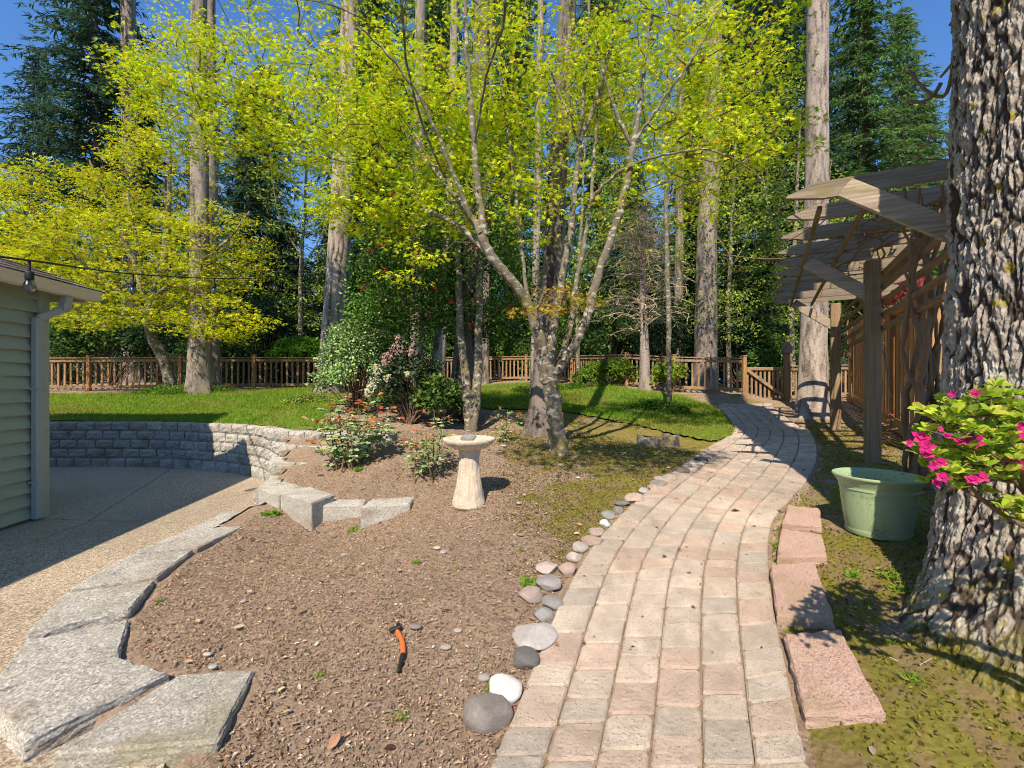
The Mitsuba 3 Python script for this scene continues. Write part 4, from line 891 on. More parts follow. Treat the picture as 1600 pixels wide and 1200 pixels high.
def central_maple():
    rg = np.random.default_rng(101); key = num('maple_tree'); tag(key, 'multi-stemmed maple with lichen-grey limbs and fresh yellow-green leaves', 'tree')
    b = hit(873, 707); d0 = b[1]; w = lambda px: px * d0 / F / 2
    trunk = [b - [0, 0, .1], P(872, 690, d0), P(866, 640, d0), P(857, 590, d0), P(851, 555, d0)]
    limbs = [(trunk, [w(34), w(26), w(24), w(27), w(30)])]
    def L(pts, w0, w1): limbs.append(([P(*q) for q in pts], [w(w0) * .85, (w(w0) + w(w1)) / 2 * .8, w(w1) * .75]))
    D = d0
    L([(852, 575, D), (842, 525, D - .05), (826, 478, D - .1), (800, 440, D - .2), (768, 400, D - .3), (752, 366, D - .35)], 22, 18)
    L([(752, 366, D - .35), (725, 325, D - .2), (700, 290, D), (672, 255, D + .2), (640, 215, D + .4), (600, 170, D + .7)], 15, 4)
    L([(768, 400, D - .3), (738, 372, D - .2), (705, 345, D), (668, 330, D + .2), (640, 300, D + .5), (600, 268, D + .9), (560, 235, D + 1.3), (500, 200, D + 1.6), (430, 170, D + 1.8)], 11, 3)
    L([(757, 368, D - .35), (746, 285, D - .3), (741, 228, D - .3), (733, 140, D - .3), (729, 70, D - .3), (726, -30, D - .3)], 13, 6)
    L([(735, 340, D - .45), (700, 250, D - .6), (660, 160, D - .8), (610, 90, D - 1), (560, 40, D - 1.2)], 8, 3)
    L([(846, 535, D), (832, 490, D + .1), (821, 440, D + .15), (808, 320, D + .2), (797, 230, D + .2), (785, 144, D + .2), (775, 60, D + .2)], 9, 4)
    L([(857, 580, D), (866, 510, D + .1), (880, 430, D + .15), (895, 330, D + .2), (905, 225, D + .2)], 16, 11)
    L([(905, 225, D + .2), (885, 170, D + .2), (861, 110, D + .25), (840, 20, D + .3)], 7, 3)
    L([(905, 225, D + .2), (912, 150, D + .2), (918, 70, D + .2), (922, -40, D + .2)], 8, 5)
    L([(906, 222, D + .2), (928, 165, D + .15), (944, 110, D + .1), (958, 60, D + .1), (968, -40, D)], 9, 4)
    L([(868, 585, D), (890, 552, D - .05), (914, 505, D - .1), (932, 440, D - .1), (950, 385, D - .1), (970, 325, D - .1), (984, 262, D - .1), (989, 228, D - .1)], 19, 13)
    L([(989, 228, D - .1), (1000, 160, D - .1), (1007, 100, D - .1), (1020, 20, D - .1)], 10, 5)
    L([(988, 230, D - .1), (965, 180, D - .15), (944, 120, D - .2), (930, 60, D - .2)], 8, 3)
    L([(990, 225, D - .1), (1015, 185, D - .2), (1043, 146, D - .3), (1080, 95, D - .4), (1120, 20, D - .5)], 6, 3)
    L([(921, 318, D + .1), (948, 285, D), (980, 262, D - .15), (1036, 242, D - .3), (1093, 234, D - .4), (1150, 250, D - .5), (1188, 279, D - .5)], 7, 2)
    L([(876, 560, D + .05), (893, 500, D + .1), (903, 430, D + .12), (915, 370, D + .15), (925, 300, D + .2), (932, 200, D + .25), (950, 90, D + .3)], 11, 4)
    L([(741, 228, D - .3), (760, 120, D - .9), (790, 0, D - 1.7), (780, -260, D - 2.8), (760, -700, D - 3.6)], 4, 3)
    L([(700, 290, D), (640, 120, D - 1.0), (620, -150, D - 2.4), (600, -700, D - 3.5)], 4, 3)
    for pts, rad in limbs:
        n = max(8, int(len(pts) * 5)); p = smooth_line(np.array(pts), n, .006, rg); R = np.interp(np.linspace(0, 1, n), np.linspace(0, 1, len(rad)), rad) * (1 + .05 * rg.normal(0, 1, n))
        k = key + '__trunk' if pts is trunk else num(key + '__limb')
        v, f = tube(p, R, 18 if pts is trunk else 12); 
        v = v + (.010 if pts is trunk else .003) * (meshkit.fbm(v * 14, 3) - .5)[:, None] * nrm(v - v.mean(0)); scene[k] = MB().add(v, f).shape('mat_maple', True)
    tg, lv = [], []
    for (px, py, rx, ry, d, rd, n) in [(400, 170, 205, 100, 7.3, 1.1, 330), (270, 115, 90, 55, 7.5, .8, 75), (610, 185, 170, 105, 6.1, 1.0, 250), (600, 325, 130, 50, 6.2, .7, 80), (800, 130, 150, 110, 5.9, 1.0, 130), (1000, 120, 150, 110, 6.2, 1.0, 140), (1130, 235, 130, 60, 5.7, .7, 75),
                                         (870, 330, 100, 60, 5.6, .5, 12), (860, 470, 75, 28, 5.3, .4, 10), (1010, 330, 120, 60, 5.7, .6, 14), (1150, 110, 90, 90, 5.8, .8, 55), (520, 15, 330, 40, 7.0, 1, 90), (980, 10, 300, 40, 6.0, 1, 55), (650, 410, 60, 30, 5.6, .4, 8), (745, 300, 110, 70, 5.9, .6, 40), (820, 250, 120, 60, 6.2, .6, 36)]:
        c = P(px, py, d); tg.append(in_ellipsoid(rg, n, c, [rx * d / F, rd, ry * d / F]))
    tg.append(in_ellipsoid(rg, 120, [.2, 2.1, 4.3], [1.4, .9, .35])); tg.append(in_ellipsoid(rg, 40, [.9, 2.2, 4.5], [.7, .8, .4]))
    tg = np.vstack(tg); tg = tg[tg[:, 1] > .6]
    (v, f), nd = grow(limbs, tg, rg, .0028); scene[key + '__twigs'] = MB().add(v, f).shape('mat_twig', True)
    c, a, n = spray(rg, tg, 28, .30, .20, .3); N = len(c); col = palette(rg, N, YG, YW, .13); low = np.repeat((tg[:, 2] < 2.6), 28); col[low] = palette(rg, int(low.sum()), [(.50, .36, .05), (.46, .42, .05), (.42, .24, .05)], None, .12)
    mb = MB(); leaf_mesh(mb, c, a, n, rg.uniform(.03, .07, N), col, MAPLE); scene[key + '__leaves'] = mb.shape('mat_leaf')
    labels[key + '__leaves'] = {'label': 'fresh yellow-green leaves', 'kind': 'stuff'}; labels[key + '__twigs'] = {'kind': 'stuff'}
central_maple()

def leafy_tree(key, label, limbs, blobs, cols, wts, leaf=.06, per=30, R=.35, twig=.0045, tpl=KITE, bark='mat_maple', seed=0, flat=.35, group=None, gloss=False, up=1.3):
    """limbs: [(points, radii)]; blobs: [(centre, radii, sprays)]"""
    rg = np.random.default_rng(seed); key = num(key); tag(key, label, 'tree', group)
    for i, (pts, rad) in enumerate(limbs):
        n = max(8, len(pts) * 5); p = smooth_line(np.array(pts), n, .01, rg); R_ = np.interp(np.linspace(0, 1, n), np.linspace(0, 1, len(rad)), rad)
        k = key + '__trunk' if i == 0 else num(key + '__limb'); scene[k] = MB().add(*tube(p, R_, 10)).shape(bark, True)
    tg = np.vstack([in_ellipsoid(rg, n, c, r_, .25) for c, r_, n in blobs])
    (v, f), nd = grow(limbs, tg, rg, twig, .4, .04); scene[key + '__twigs'] = MB().add(v, f).shape('mat_twig', True)
    c, a, n = spray(rg, tg, per, R, flat, .3, up); N = len(c); tint = np.repeat(rg.normal(1, .13, (len(tg), 1)), per, 0)
    mb = MB(); leaf_mesh(mb, c, a, n, rg.uniform(.65, 1.2, N) * leaf, np.clip(palette(rg, N, cols, wts) * tint, .004, .9), tpl); scene[key + '__leaves'] = mb.shape('mat_gloss_leaf' if gloss else 'mat_leaf')
    labels[key + '__leaves'] = {'kind': 'stuff'}; labels[key + '__twigs'] = {'kind': 'stuff'}
    return key
# left maple
d = 12.2
leafy_tree('maple_tree', 'broad bright yellow-green maple with a crooked trunk at the left fence',
    [([P(268, 606, d + .6), P(255, 560, d + .5), P(238, 525, d + .3), P(235, 490, d), P(250, 440, d), P(262, 350, d), P(266, 230, d)], [.16, .13, .12, .06, .03]),
     ([P(236, 495, d), P(222, 450, d), P(205, 400, d), P(170, 320, d), P(140, 250, d)], [.08, .05, .02]), ([P(236, 500, d), P(200, 470, d - .3), P(140, 420, d - .5), P(80, 360, d - .6)], [.06, .04, .02]), ([P(244, 460, d), P(300, 420, d - .3), P(350, 380, d - .4), P(390, 330, d - .4)], [.06, .04, .02]), ([P(225, 460, d), P(215, 380, d - .8), P(200, 300, d - 1)], [.05, .03, .015])],
    [(P(240, 280, d), [1.5, 1.3, 1.4], 90), (P(110, 330, d), [2.1, 1.5, 1.3], 130), (P(210, 400, d - .4), [2.8, 1.6, 1.2], 210), (P(330, 400, d - .2), [1.5, 1.3, 1.3], 110), (P(60, 430, d - .2), [1.8, 1.4, .9], 90), (P(150, 480, d - .6), [2.6, 1.3, .6], 110), (P(340, 500, d - .6), [1.4, 1.0, .55], 55), (P(245, 210, d), [.7, .8, 1.0], 36), (P(20, 340, d), [1.0, 1.0, 1.6], 50)],
    [(.74, .76, .03), (.62, .70, .025), (.44, .57, .022), (.74, .52, .05)], [.38, .32, .2, .1], .085, 34, .42, tpl=STAR, seed=7, flat=.28)
# second bright maple farther back, upper right of the middle
d = 10.5
leafy_tree('maple_tree', 'yellow-green tree behind the right-hand stems of the multi-stemmed maple',
    [([np.array([*wp(1046, d), 1.0]), P(1044, 480, d), P(1040, 300, d), P(1045, 100, d)], [.06, .05, .02]), ([P(1041, 320, d), P(1090, 200, d), P(1130, 80, d)], [.03, .01]), ([P(1041, 300, d), P(980, 180, d), P(940, 90, d)], [.03, .01])],
    [(P(1010, 190, d), [1.7, 1.2, 1.6], 90), (P(1080, 120, d), [1.6, 1.2, 1.7], 90), (P(930, 130, d), [1.2, 1.0, 1.5], 60), (P(1120, 250, d), [1.2, 1.0, .9], 45)], [(.62, .68, .06), (.52, .62, .05), (.38, .52, .04)], [.4, .35, .25], .08, 26, .42, tpl=STAR, seed=8)
# light small-leaved trees right of the middle
for i, (px, d, blobs, label) in enumerate([
    (1141, 15.0, [(1150, 400, 2.0, 2.3, 130), (1175, 280, 1.6, 2.0, 90), (1130, 490, 1.5, .9, 50), (1205, 170, 1.2, 1.8, 60), (1225, 430, 1.1, 1.6, 60)], 'slim white-stemmed tree with light green leaves behind the fence near the gate'),
    (1240, 13.5, [(1235, 330, 1.2, 1.8, 75), (1265, 440, 1.2, 1.1, 50), (1310, 330, .9, .8, 34), (1230, 520, .7, .6, 26)], 'light green understory tree behind the pale grey fir by the gate'),
    (905, 16.5, [(900, 330, 1.8, 2.6, 80), (960, 430, 2.0, 1.5, 70), (860, 470, 1.5, 1.5, 60), (990, 330, 1.4, 1.6, 60), (1040, 360, 1.4, 1.2, 50)], 'loose pale green tree seen between the maple stems'),
    (472, 16.0, [(470, 400, 1.2, 2.4, 55), (455, 300, 1.3, 1.8, 45), (490, 480, 1.0, 1.0, 40), (480, 200, 1.2, 1.5, 30)], 'thin pale-leaved tree with sky showing through left of the leaning fir')]):
    z = float(ground(*wp(px, d)))
    leafy_tree('young_tree', label, [([np.array([*wp(px, d), z]), P(px - 3, 470, d), P(px + 4, 330, d), P(px + 10, 180, d)], [.085, .07, .05, .02]), ([P(px, 420, d), P(px + 40, 340, d), P(px + 60, 250, d)], [.03, .01]), ([P(px, 400, d), P(px - 40, 320, d), P(px - 50, 240, d)], [.03, .01])],
        [(P(x, y, d), [rx, 1.3, rz], n) for x, y, rx, rz, n in blobs], [(.40, .54, .09), (.30, .46, .07), (.50, .58, .10), (.20, .35, .06)], [.35, .3, .2, .15], .10, 24, .42, tpl=KITE, seed=20 + i, group=None)

# holly
d = 8.6
leafy_tree('holly_tree', 'dark glossy holly with red berries and twin smooth grey stems',
    [([hit(733, 674) - [0, 0, .1], P(729, 610, d - 1.25), P(721, 530, d - 1.0), P(716, 400, d - .5), P(712, 250, d)], [.085, .068, .06, .05, .02]),
     ([hit(738, 674) - [0, 0, .1], P(744, 610, d - 1.25), P(747, 530, d - 1.0), P(752, 380, d - .5), P(760, 220, d)], [.085, .068, .06, .05, .02]),
     ([P(717, 430, d), P(660, 380, d), P(600, 330, d)], [.04, .015]), ([P(719, 480, d), P(650, 450, d - .2), P(590, 420, d - .2)], [.04, .015]), ([P(750, 420, d), P(790, 350, d), P(800, 260, d)], [.04, .015])],
    [(P(645, 420, d), [1.15, 1.0, 1.25], 250), (P(690, 360, d), [1.2, 1.1, 1.4], 170), (P(760, 420, d), [.95, 1.0, 1.25], 120), (P(770, 290, d), [.9, 1.0, 1.3], 90), (P(625, 490, d - .2), [1.0, .8, .6], 95), (P(740, 500, d - .3), [.75, .7, .4], 55), (P(680, 250, d), [1.2, .9, 1.1], 60), (P(810, 480, d), [.7, .7, .8], 40)],
    [(.10, .22, .04), (.16, .32, .055), (.25, .42, .09), (.05, .11, .03)], [.35, .35, .15, .15], .065, 46, .30, tpl=KITE, seed=30, flat=.8, gloss=True, up=.6, bark='mat_maple')
rg = np.random.default_rng(5); mb = MB(); ico = trimesh.creation.icosphere(1)
for px, py in [(745, 465), (680, 450), (610, 300), (706, 470), (780, 300), (655, 395), (598, 425), (567, 450), (640, 270), (742, 385), (590, 382), (670, 490), (735, 510), (760, 345), (700, 265), (625, 360), (577, 392), (655, 310), (540, 360), (800, 480), (850, 140), (825, 130), (560, 300)]:
    c = P(px, py, d - 1.05)
    for _ in range(7): mb.add(ico.vertices * .016 + c + rg.normal(0, .035, 3), ico.faces)
scene['holly_tree__berries'] = mb.shape('mat_red', True); labels['holly_tree__berries'] = {'label': 'clusters of red berries', 'kind': 'stuff'}

# ---- conifers
def conifer(key, label, px, d, top, z0, R, cols, nb=150, droop=.35, twig=.42, seed=0, tr=.16, step=.2, group='dark conifers in the wood', dens=2, pw=.8):
    rg = np.random.default_rng(seed); x, y = wp(px, d); g = float(ground(x, y)); b = np.array([x, y, g]); key = num(key)
    if label: tag(key, label, 'tree', group)
    tl = np.array([b - [0, 0, .2], b + [0, 0, (top - g) * .5], [x, y, top]])
    C, A, Nn, S, K = [], [], [], [], []; br = MB()
    P0, P1, R0_, R1_ = [], [], [], []
    for i in range(nb):
        q = (i + rg.random()) / nb; z = z0 + (top - z0) * q; ang = i * 2.4 + rg.normal(0, .3); L = R * (1 - q) ** pw * rg.uniform(.7, 1.12) + .15
        n = max(3, int(L / step)); t = np.linspace(.12, 1, n); dirv = np.array([math.cos(ang), math.sin(ang), 0]); sid = np.array([-dirv[1], dirv[0], 0])
        lift = rg.uniform(-.02, .22); pts = np.array([x, y, z]) + dirv * (L * t)[:, None] + UP * (L * (lift * t - droop * t ** 2))[:, None]
        P0.append([x, y, z]); P1.append(pts[n // 2]); R0_.append(.02 + .01 * L); R1_.append(.012); P0.append(pts[n // 2]); P1.append(pts[-1]); R0_.append(.012); R1_.append(.004)
        tone = rg.normal(1, .16)
        for sgn in (-1, 1):
            for rep in range(dens):
                m = n; c = pts + rg.normal(0, .05, (m, 3)); a = sid * sgn * rg.uniform(.5, 1.0, (m, 1)) + dirv * rg.uniform(.3, .9, (m, 1)) + UP * (-rg.uniform(.05, .75, (m, 1)) * (.4 + droop))
                C.append(c); A.append(a); S.append(twig * (1.15 - .55 * t) * rg.uniform(.6, 1.2, m)); Nn.append(UP + rg.normal(0, .5, (m, 3))); K.append(np.full(m, tone))
        C.append(pts[-1:]); A.append(dirv[None] - UP * .3); S.append(np.array([twig * .8])); Nn.append(UP[None] + 0.1); K.append(np.array([tone]))
    C, A, Nn, S, K = np.vstack(C), np.vstack(A), np.vstack(Nn), np.concatenate(S), np.concatenate(K)
    # every twig is three narrow fronds
    c3 = np.vstack([C, C + nrm(A) * (S * .25)[:, None], C + nrm(A) * (S * .5)[:, None]]); s3 = np.r_[S, S * .75, S * .6]
    a3 = np.vstack([A, nrm(A) + rdir(rg, len(A)) * .7, nrm(A) + rdir(rg, len(A)) * .7 - UP * .25]); n3 = np.vstack([Nn] * 3)
    col = palette(rg, len(c3), cols, None, .2) * np.tile(K, 3)[:, None]; col[2 * len(C):] *= 1.35
    return key, tl, (c3, a3, n3, s3, np.clip(col, .003, .9)), edge_tubes(np.array(P0), np.array(P1), np.array(R0_), np.array(R1_), 4), tr
def put_conifer(*a, **k):
    key, tl, lv, (bv, bf), tr = conifer(*a, **k); mb = MB(); leaf_mesh(mb, *lv, NEEDLE); scene[key + '__foliage'] = mb.shape('mat_leaf'); labels[key + '__foliage'] = {'kind': 'stuff'}
    scene[key + '__trunk'] = trunk_mesh(tl, [tr, tr * .7, .03], .3, 24, 12, k.get('seed', 0)); scene[key + '__boughs'] = MB().add(bv, bf).shape('mat_twig', True); labels[key + '__boughs'] = {'kind': 'stuff'}
DK = [(.035, .085, .045), (.055, .12, .06), (.08, .16, .075)]; BL = [(.030, .065, .052), (.045, .085, .065), (.06, .11, .075)]; MG = [(.075, .16, .045), (.11, .22, .06), (.165, .28, .075)]; LG = [(.14, .25, .08), (.20, .31, .11), (.10, .19, .06)]
for i, (px, d, top, z0, R, cols, nb, dr_, label) in enumerate([
    (150, 23.0, 27, 9.8, 4.8, DK, 230, .42, 'tall dark conifer with drooping boughs against the sky at the upper left'),
    (60, 27.0, 21, 5.0, 4.6, BL, 150, .45, 'bluish conifer with sparse hanging boughs at the left edge'),
    (388, 17.0, 12.6, 1.6, 2.2, DK, 230, .38, 'dark green conifer column just right of the double fir trunks'),
    (446, 17.5, 7.6, 1.3, 2.0, BL, 170, .35, 'small blue-green conifer in front of the sky gap by the leaning fir'),
    (225, 24.0, 17, 3, 3.6, DK, 180, .35, 'dark conifer filling the wood behind the left maple'),
    (20, 21.0, 9.0, 1.5, 3.2, MG, 150, .3, 'green conifer low at the far left behind the maple'),
    (600, 24.0, 19, 4, 3.2, MG, 170, .35, 'conifer behind the holly top, between two trunks'),
    (1215, 17.0, 22, 2.0, 3.0, DK, 300, .38, 'dense dark conifer behind the pale grey fir by the gate'),
    (1345, 17.0, 19, 2.0, 3.3, MG, 280, .42, 'feathery green conifer above the pergola with sunlit spray tips'),
    (1440, 22.0, 15, 2.0, 3.4, MG, 200, .35, 'green conifer left of the huge fir trunk'),
    (985, 21.0, 11.5, 1.3, 3.6, DK, 230, .35, 'dark conifer behind the leafless one in the middle right'),
    (1085, 23.0, 17, 2.0, 3.4, DK, 220, .35, 'dark conifer behind the reddish fir trunk near the gate'),
    (720, 25.0, 16, 2.0, 3.4, MG, 170, .33, 'conifer glimpsed between the twin stems and the dark furrowed fir'),
    (860, 27.0, 13, 2.0, 3.6, MG, 170, .33, 'conifer far behind the maple fork'),
    (520, 26.0, 11, 2.0, 3.0, BL, 130, .33, 'bluish far conifer behind the leaning fir'),
    (320, 22.0, 15, 2.0, 2.8, DK, 160, .33, 'dark conifer directly behind the double fir trunks'),
    (1290, 25.0, 14, 2.0, 3.6, DK, 170, .33, 'far dark conifer low behind the pergola tips'),
    (575, 21.0, 26.0, 2.5, 4.0, MG, 300, .4, 'green conifer rising behind the holly just right of the leaning fir'),
    (680, 22.5, 29.0, 2.5, 4.3, MG, 300, .4, 'tall green conifer behind the slender leaning trunk'),
    (800, 23.0, 28.0, 2.5, 4.3, MG, 300, .4, 'tall green conifer behind the middle of the multi-stemmed maple'),
    (935, 24.0, 29.0, 2.5, 4.4, MG, 300, .4, 'tall green conifer behind the right-hand maple stems'),
    (1150, 21.0, 29.0, 2.5, 4.2, MG, 300, .4, 'tall green conifer between the reddish fir and the pale grey fir'),
    (1260, 20.0, 23, 3.0, 3.0, LG, 200, .42, 'tall light-tipped conifer directly behind the pale grey fir'),
    (1410, 19.0, 17, 3.0, 3.2, LG, 220, .42, 'feathery light green conifer at the edge of the huge fir trunk'),
    (420, 21.0, 16, 2.0, 2.6, DK, 170, .4, 'dark conifer left of the thin pale-leaved tree')]):
    put_conifer('conifer_tree', label, px, d, top, z0, R, cols, nb=nb, droop=dr_, seed=60 + i, twig=.42 if d < 20 else .55, step=.2 if d < 20 else .27)

# the leafless small conifer by the right-hand fence
def dead_tree():
    rg = np.random.default_rng(77); key = 'bare_conifer'; tag(key, 'nearly leafless small conifer with a tangle of dry branches by the right fence', 'tree')
    b = hit(1008, 607); d = 13.0; b = np.array([*wp(1008, d), float(ground(*wp(1008, d)))]); top = P(1000, 330, d); pts = [b - [0, 0, .1], P(1007, 560, d), P(1004, 450, d), top]
    scene[key + '__trunk'] = trunk_mesh(pts, [.16, .115, .09, .03], .62, 50, 16, 5, flare=.5, flare_h=.2); mb = MB(); tips = []
    line = smooth_line(np.array(pts), 60)
    for i in range(110):
        s = rg.uniform(.34, 1); c = line[int(s * 59)]; g = rg.uniform(0, 6.28); L = (1.9 * (1.15 - s) + .5) * rg.uniform(.4, 1.0); e = c + [math.cos(g) * L, math.sin(g) * L, L * rg.uniform(-.25, .3)]; m = (c + e) / 2 + [0, 0, .16 * L]
        p = smooth_line(np.array([c, m, e]), 9, .02, rg); mb.add(*tube(p, np.linspace(.022, .007, 9), 4, False))
        for _ in range(7):
            q = p[rg.integers(2, 9)]; l = rg.uniform(.15, .5); ee = q + rdir(rg, 1)[0] * l * [1, 1, .7]; mb.add(*tube(np.array([q, (q + ee) / 2 + rg.normal(0, .03, 3), ee]), [.010, .008, .005], 3, False)); tips.append(ee)
    scene[key + '__branches'] = mb.shape('mat_dry', True); labels[key + '__branches'] = {'label': 'tangle of dry pale branches', 'kind': 'stuff'}
    tips = np.array(tips); tg = tips[rg.random(len(tips)) < .5]; c, a, n = spray(rg, tg, 7, .16); mb = MB(); leaf_mesh(mb, c, a, n, rg.uniform(.03, .07, len(c)), palette(rg, len(c), [(.30, .28, .10), (.22, .27, .08), (.34, .25, .13)]), KITE); scene[key + '__leaves'] = mb.shape('mat_leaf'); labels[key + '__leaves'] = {'kind': 'stuff'}
mat('mat_dry', (.50, .42, .29), .9, .1); dead_tree()

# the far-off wood that closes the view
def far_wood():
    rg = np.random.default_rng(90); mb = MB()
    for i in range(46):
        px = -350 + 2250 * (i + rg.uniform(.1, .9)) / 46; d = rg.uniform(30, 42); top = rg.uniform(8, 14) if 0 < px < 1500 else rg.uniform(12, 20)
        _, tl, lv, _, _ = conifer('x', None, px, d, top, .8, rg.uniform(3, 4.4), [MG, LG, LG, MG][rg.integers(4)], nb=58, droop=.3, twig=1.0, seed=900 + i, step=.5, dens=2, pw=.6); leaf_mesh(mb, *lv, NEEDLE)
    scene['far_wood'] = mb.shape('mat_leaf'); tag('far_wood', 'far-off green wood closing the view behind the fence', 'wood', kind='stuff')
far_wood()
# ================================================================ shrubs, flowers, ground cover
def shrub(key, label, c, rad, n, leaf, cols, tpl=KITE, clumps=26, seed=0, gloss=False, wts=None, cat='shrub', group=None, cr=.34, stems=True, ymax=None):
    rg = np.random.default_rng(seed); key = num(key); tag(key, label, cat, group); c = np.asarray(c, float); rad = np.asarray(rad, float)
    u = rdir(rg, clumps); u[:, 2] = np.abs(u[:, 2]) * 1.4 - .7; cc = c + u * rad * rg.uniform(.55, .95, (clumps, 1))
    i = rg.integers(0, clumps, n); w = rdir(rg, n); R = rad.mean() * cr * rg.uniform(.7, 1.25, clumps)[i]
    pos = cc[i] + w * (R * rg.random(n) ** .35)[:, None] * [1, 1, .85]; nn = nrm(w * .8 + rg.normal(0, .45, (n, 3)) + [0, 0, .7]); a = nrm(w + rg.normal(0, .6, (n, 3)))
    pos[:, 2] = np.maximum(pos[:, 2], ground(pos[:, 0], pos[:, 1]) + .03)
    tint = rg.normal(1, .14, clumps)[i][:, None]; mb = MB(); leaf_mesh(mb, pos, a, nn, rg.uniform(.65, 1.2, n) * leaf, np.clip(palette(rg, n, cols, wts) * tint, .004, .9), tpl)
    scene[key + '__leaves'] = mb.shape('mat_gloss_leaf' if gloss else 'mat_leaf'); labels[key + '__leaves'] = {'kind': 'stuff'}
    if stems:
        b = np.array([c[0], c[1], float(ground(c[0], c[1])) - .03]); mb = MB()
        for q in cc: m = (b + q) / 2 + rg.normal(0, .06, 3) * rad.mean(); mb.add(*tube(smooth_line(np.array([b + rg.normal(0, .04, 3) * [1, 1, 0], m, q]), 7), np.linspace(.02, .005, 7) * min(1.5, rad.mean()), 5))
        scene[key + '__stems'] = mb.shape('mat_twig', True); labels[key + '__stems'] = {'kind': 'stuff'}
    return key, cc
def at(px, py, d): return P(px, py, d)
HG = [(.24, .38, .13), (.33, .48, .18), (.44, .55, .26), (.14, .25, .08)]
shrub('holly_bush', 'rounded pale green evergreen bush left of the pink-flowered shrub', at(556, 556, 8.3), [.72, .6, .85], 11000, .062, HG, OVAL, 60, 1, True, cr=.30)
k, cc = shrub('flowering_shrub', 'dark-leaved shrub with white and pink flower tassels', at(640, 590, 7.6), [.66, .5, .62], 6500, .062, [(.035, .06, .03), (.06, .10, .045), (.10, .14, .07)], KITE, 44, 2, True, cr=.32)
rg = np.random.default_rng(4)
def tassels(key, spots, col, lab, n=40, s=.025):
    mb = MB()
    for px, py, d, R in spots:
        c = at(px, py, d) + in_ellipsoid(rg, n, [0, 0, 0], [R, R * .5, R * 1.2]); leaf_mesh(mb, c, rdir(rg, n) + [0, 0, -.6], rdir(rg, n) + [0, -.4, .5], rg.uniform(.7, 1.3, n) * s, palette(rg, n, col, None, .08), KITE)
    scene[key] = mb.shape('mat_leaf'); labels[key] = {'label': lab, 'kind': 'stuff'}
tassels('flowering_shrub__white_flowers', [(584, 592, 7.1, .11), (580, 605, 7.1, .09), (590, 576, 7.1, .09), (605, 590, 7.1, .05), (636, 583, 7.0, .03), (575, 614, 7.1, .06)], [(.80, .78, .64), (.72, .72, .52)], 'cream white flower tassels', 60, .04)
tassels('flowering_shrub__pink_flowers', [(614, 547, 7.2, .10), (628, 537, 7.2, .10), (604, 556, 7.2, .08), (640, 548, 7.2, .06), (600, 566, 7.1, .05), (622, 527, 7.2, .06)], [(.68, .46, .45), (.74, .58, .55), (.58, .34, .33)], 'pale pink flower tassels', 45, .042)
shrub('rhododendron', 'low dark broad-leaved shrub between the flowering shrub and the dark leaning fir', at(690, 615, 7.4), [.42, .4, .34], 2600, .085, [(.06, .12, .03), (.10, .18, .04), (.15, .22, .05)], OVAL, 22, 3, True)
# understory behind the fences
US = [(95, 520, 15.4, 1.5, 1.2, MG, 'grey green bush behind the left fence next to the house'), (175, 530, 16.0, 1.4, 1.0, MG, 'bush behind the fence left of the crooked maple'), (255, 525, 16.4, 1.3, 1.3, DK, 'dark bush behind the crooked maple trunk'), (345, 535, 16.0, 1.3, 1.0, MG, 'bush behind the fence right of the double fir trunks'),
      (415, 515, 16.3, 1.5, 1.4, DK, 'dark bush behind the left fence beneath the blue-green conifer'), (470, 548, 15.6, .9, .45, [(.16, .34, .03), (.22, .40, .05)], 'bright fresh green bush peeping over the left fence'), (780, 555, 20.5, 1.6, 1.1, [(.10, .19, .03), (.16, .26, .05)], 'bright bush behind the back fence in the middle'),
      (880, 530, 20.0, 1.8, 1.6, [(.09, .17, .03), (.14, .24, .05)], 'leafy bush behind the back fence right of the maple'), (950, 520, 18.0, 1.6, 1.4, MG, 'bush behind the fence left of the leafless conifer'), (1050, 520, 16.5, 1.5, 1.2, DK, 'dark bush between the leafless conifer and the reddish fir'), (1160, 520, 16.0, 1.7, 1.3, DK, 'dark bush behind the gate'),
      (1215, 560, 14.6, 1.0, .9, MG, 'bush behind the tall gate post'), (1310, 520, 16.0, 1.9, 1.7, [(.07, .14, .035), (.11, .2, .05)], 'green bush seen under the far pergola slats'), (640, 540, 20.0, 1.7, 1.4, MG, 'bush behind the back fence by the slender leaning trunk'), (1420, 430, 15.0, 2.0, 1.2, MG, 'green bush rising above the cedar fence')]
for i, (px, py, d, rx, rz, cols, l) in enumerate(US): shrub('understory_bush', l, at(px, py, d), [rx, .9, rz], 3800, .15 if cols is not DK else .13, cols, KITE, 40, 100 + i)
shrub('red_maple', 'small red-leaved maple glimpsed over the cedar fence', at(1425, 452, 13.0), [.85, .6, .35], 2600, .09, [(.36, .03, .035), (.45, .08, .08), (.5, .2, .2)], STAR, 24, 131)
shrub('fence_ivy', 'sunlit leafy creeper growing over the picket fence right of the maple', at(950, 580, 14.2), [1.1, .35, .45], 3800, .10, [(.17, .30, .035), (.24, .36, .05), (.11, .2, .03)], KITE, 40, 132)
shrub('fence_ivy', 'sparse bright creeper on the fence between the leafless conifer and the gate', at(1045, 580, 12.9), [.5, .25, .42], 1100, .10, [(.20, .33, .035), (.28, .38, .05)], KITE, 20, 133)
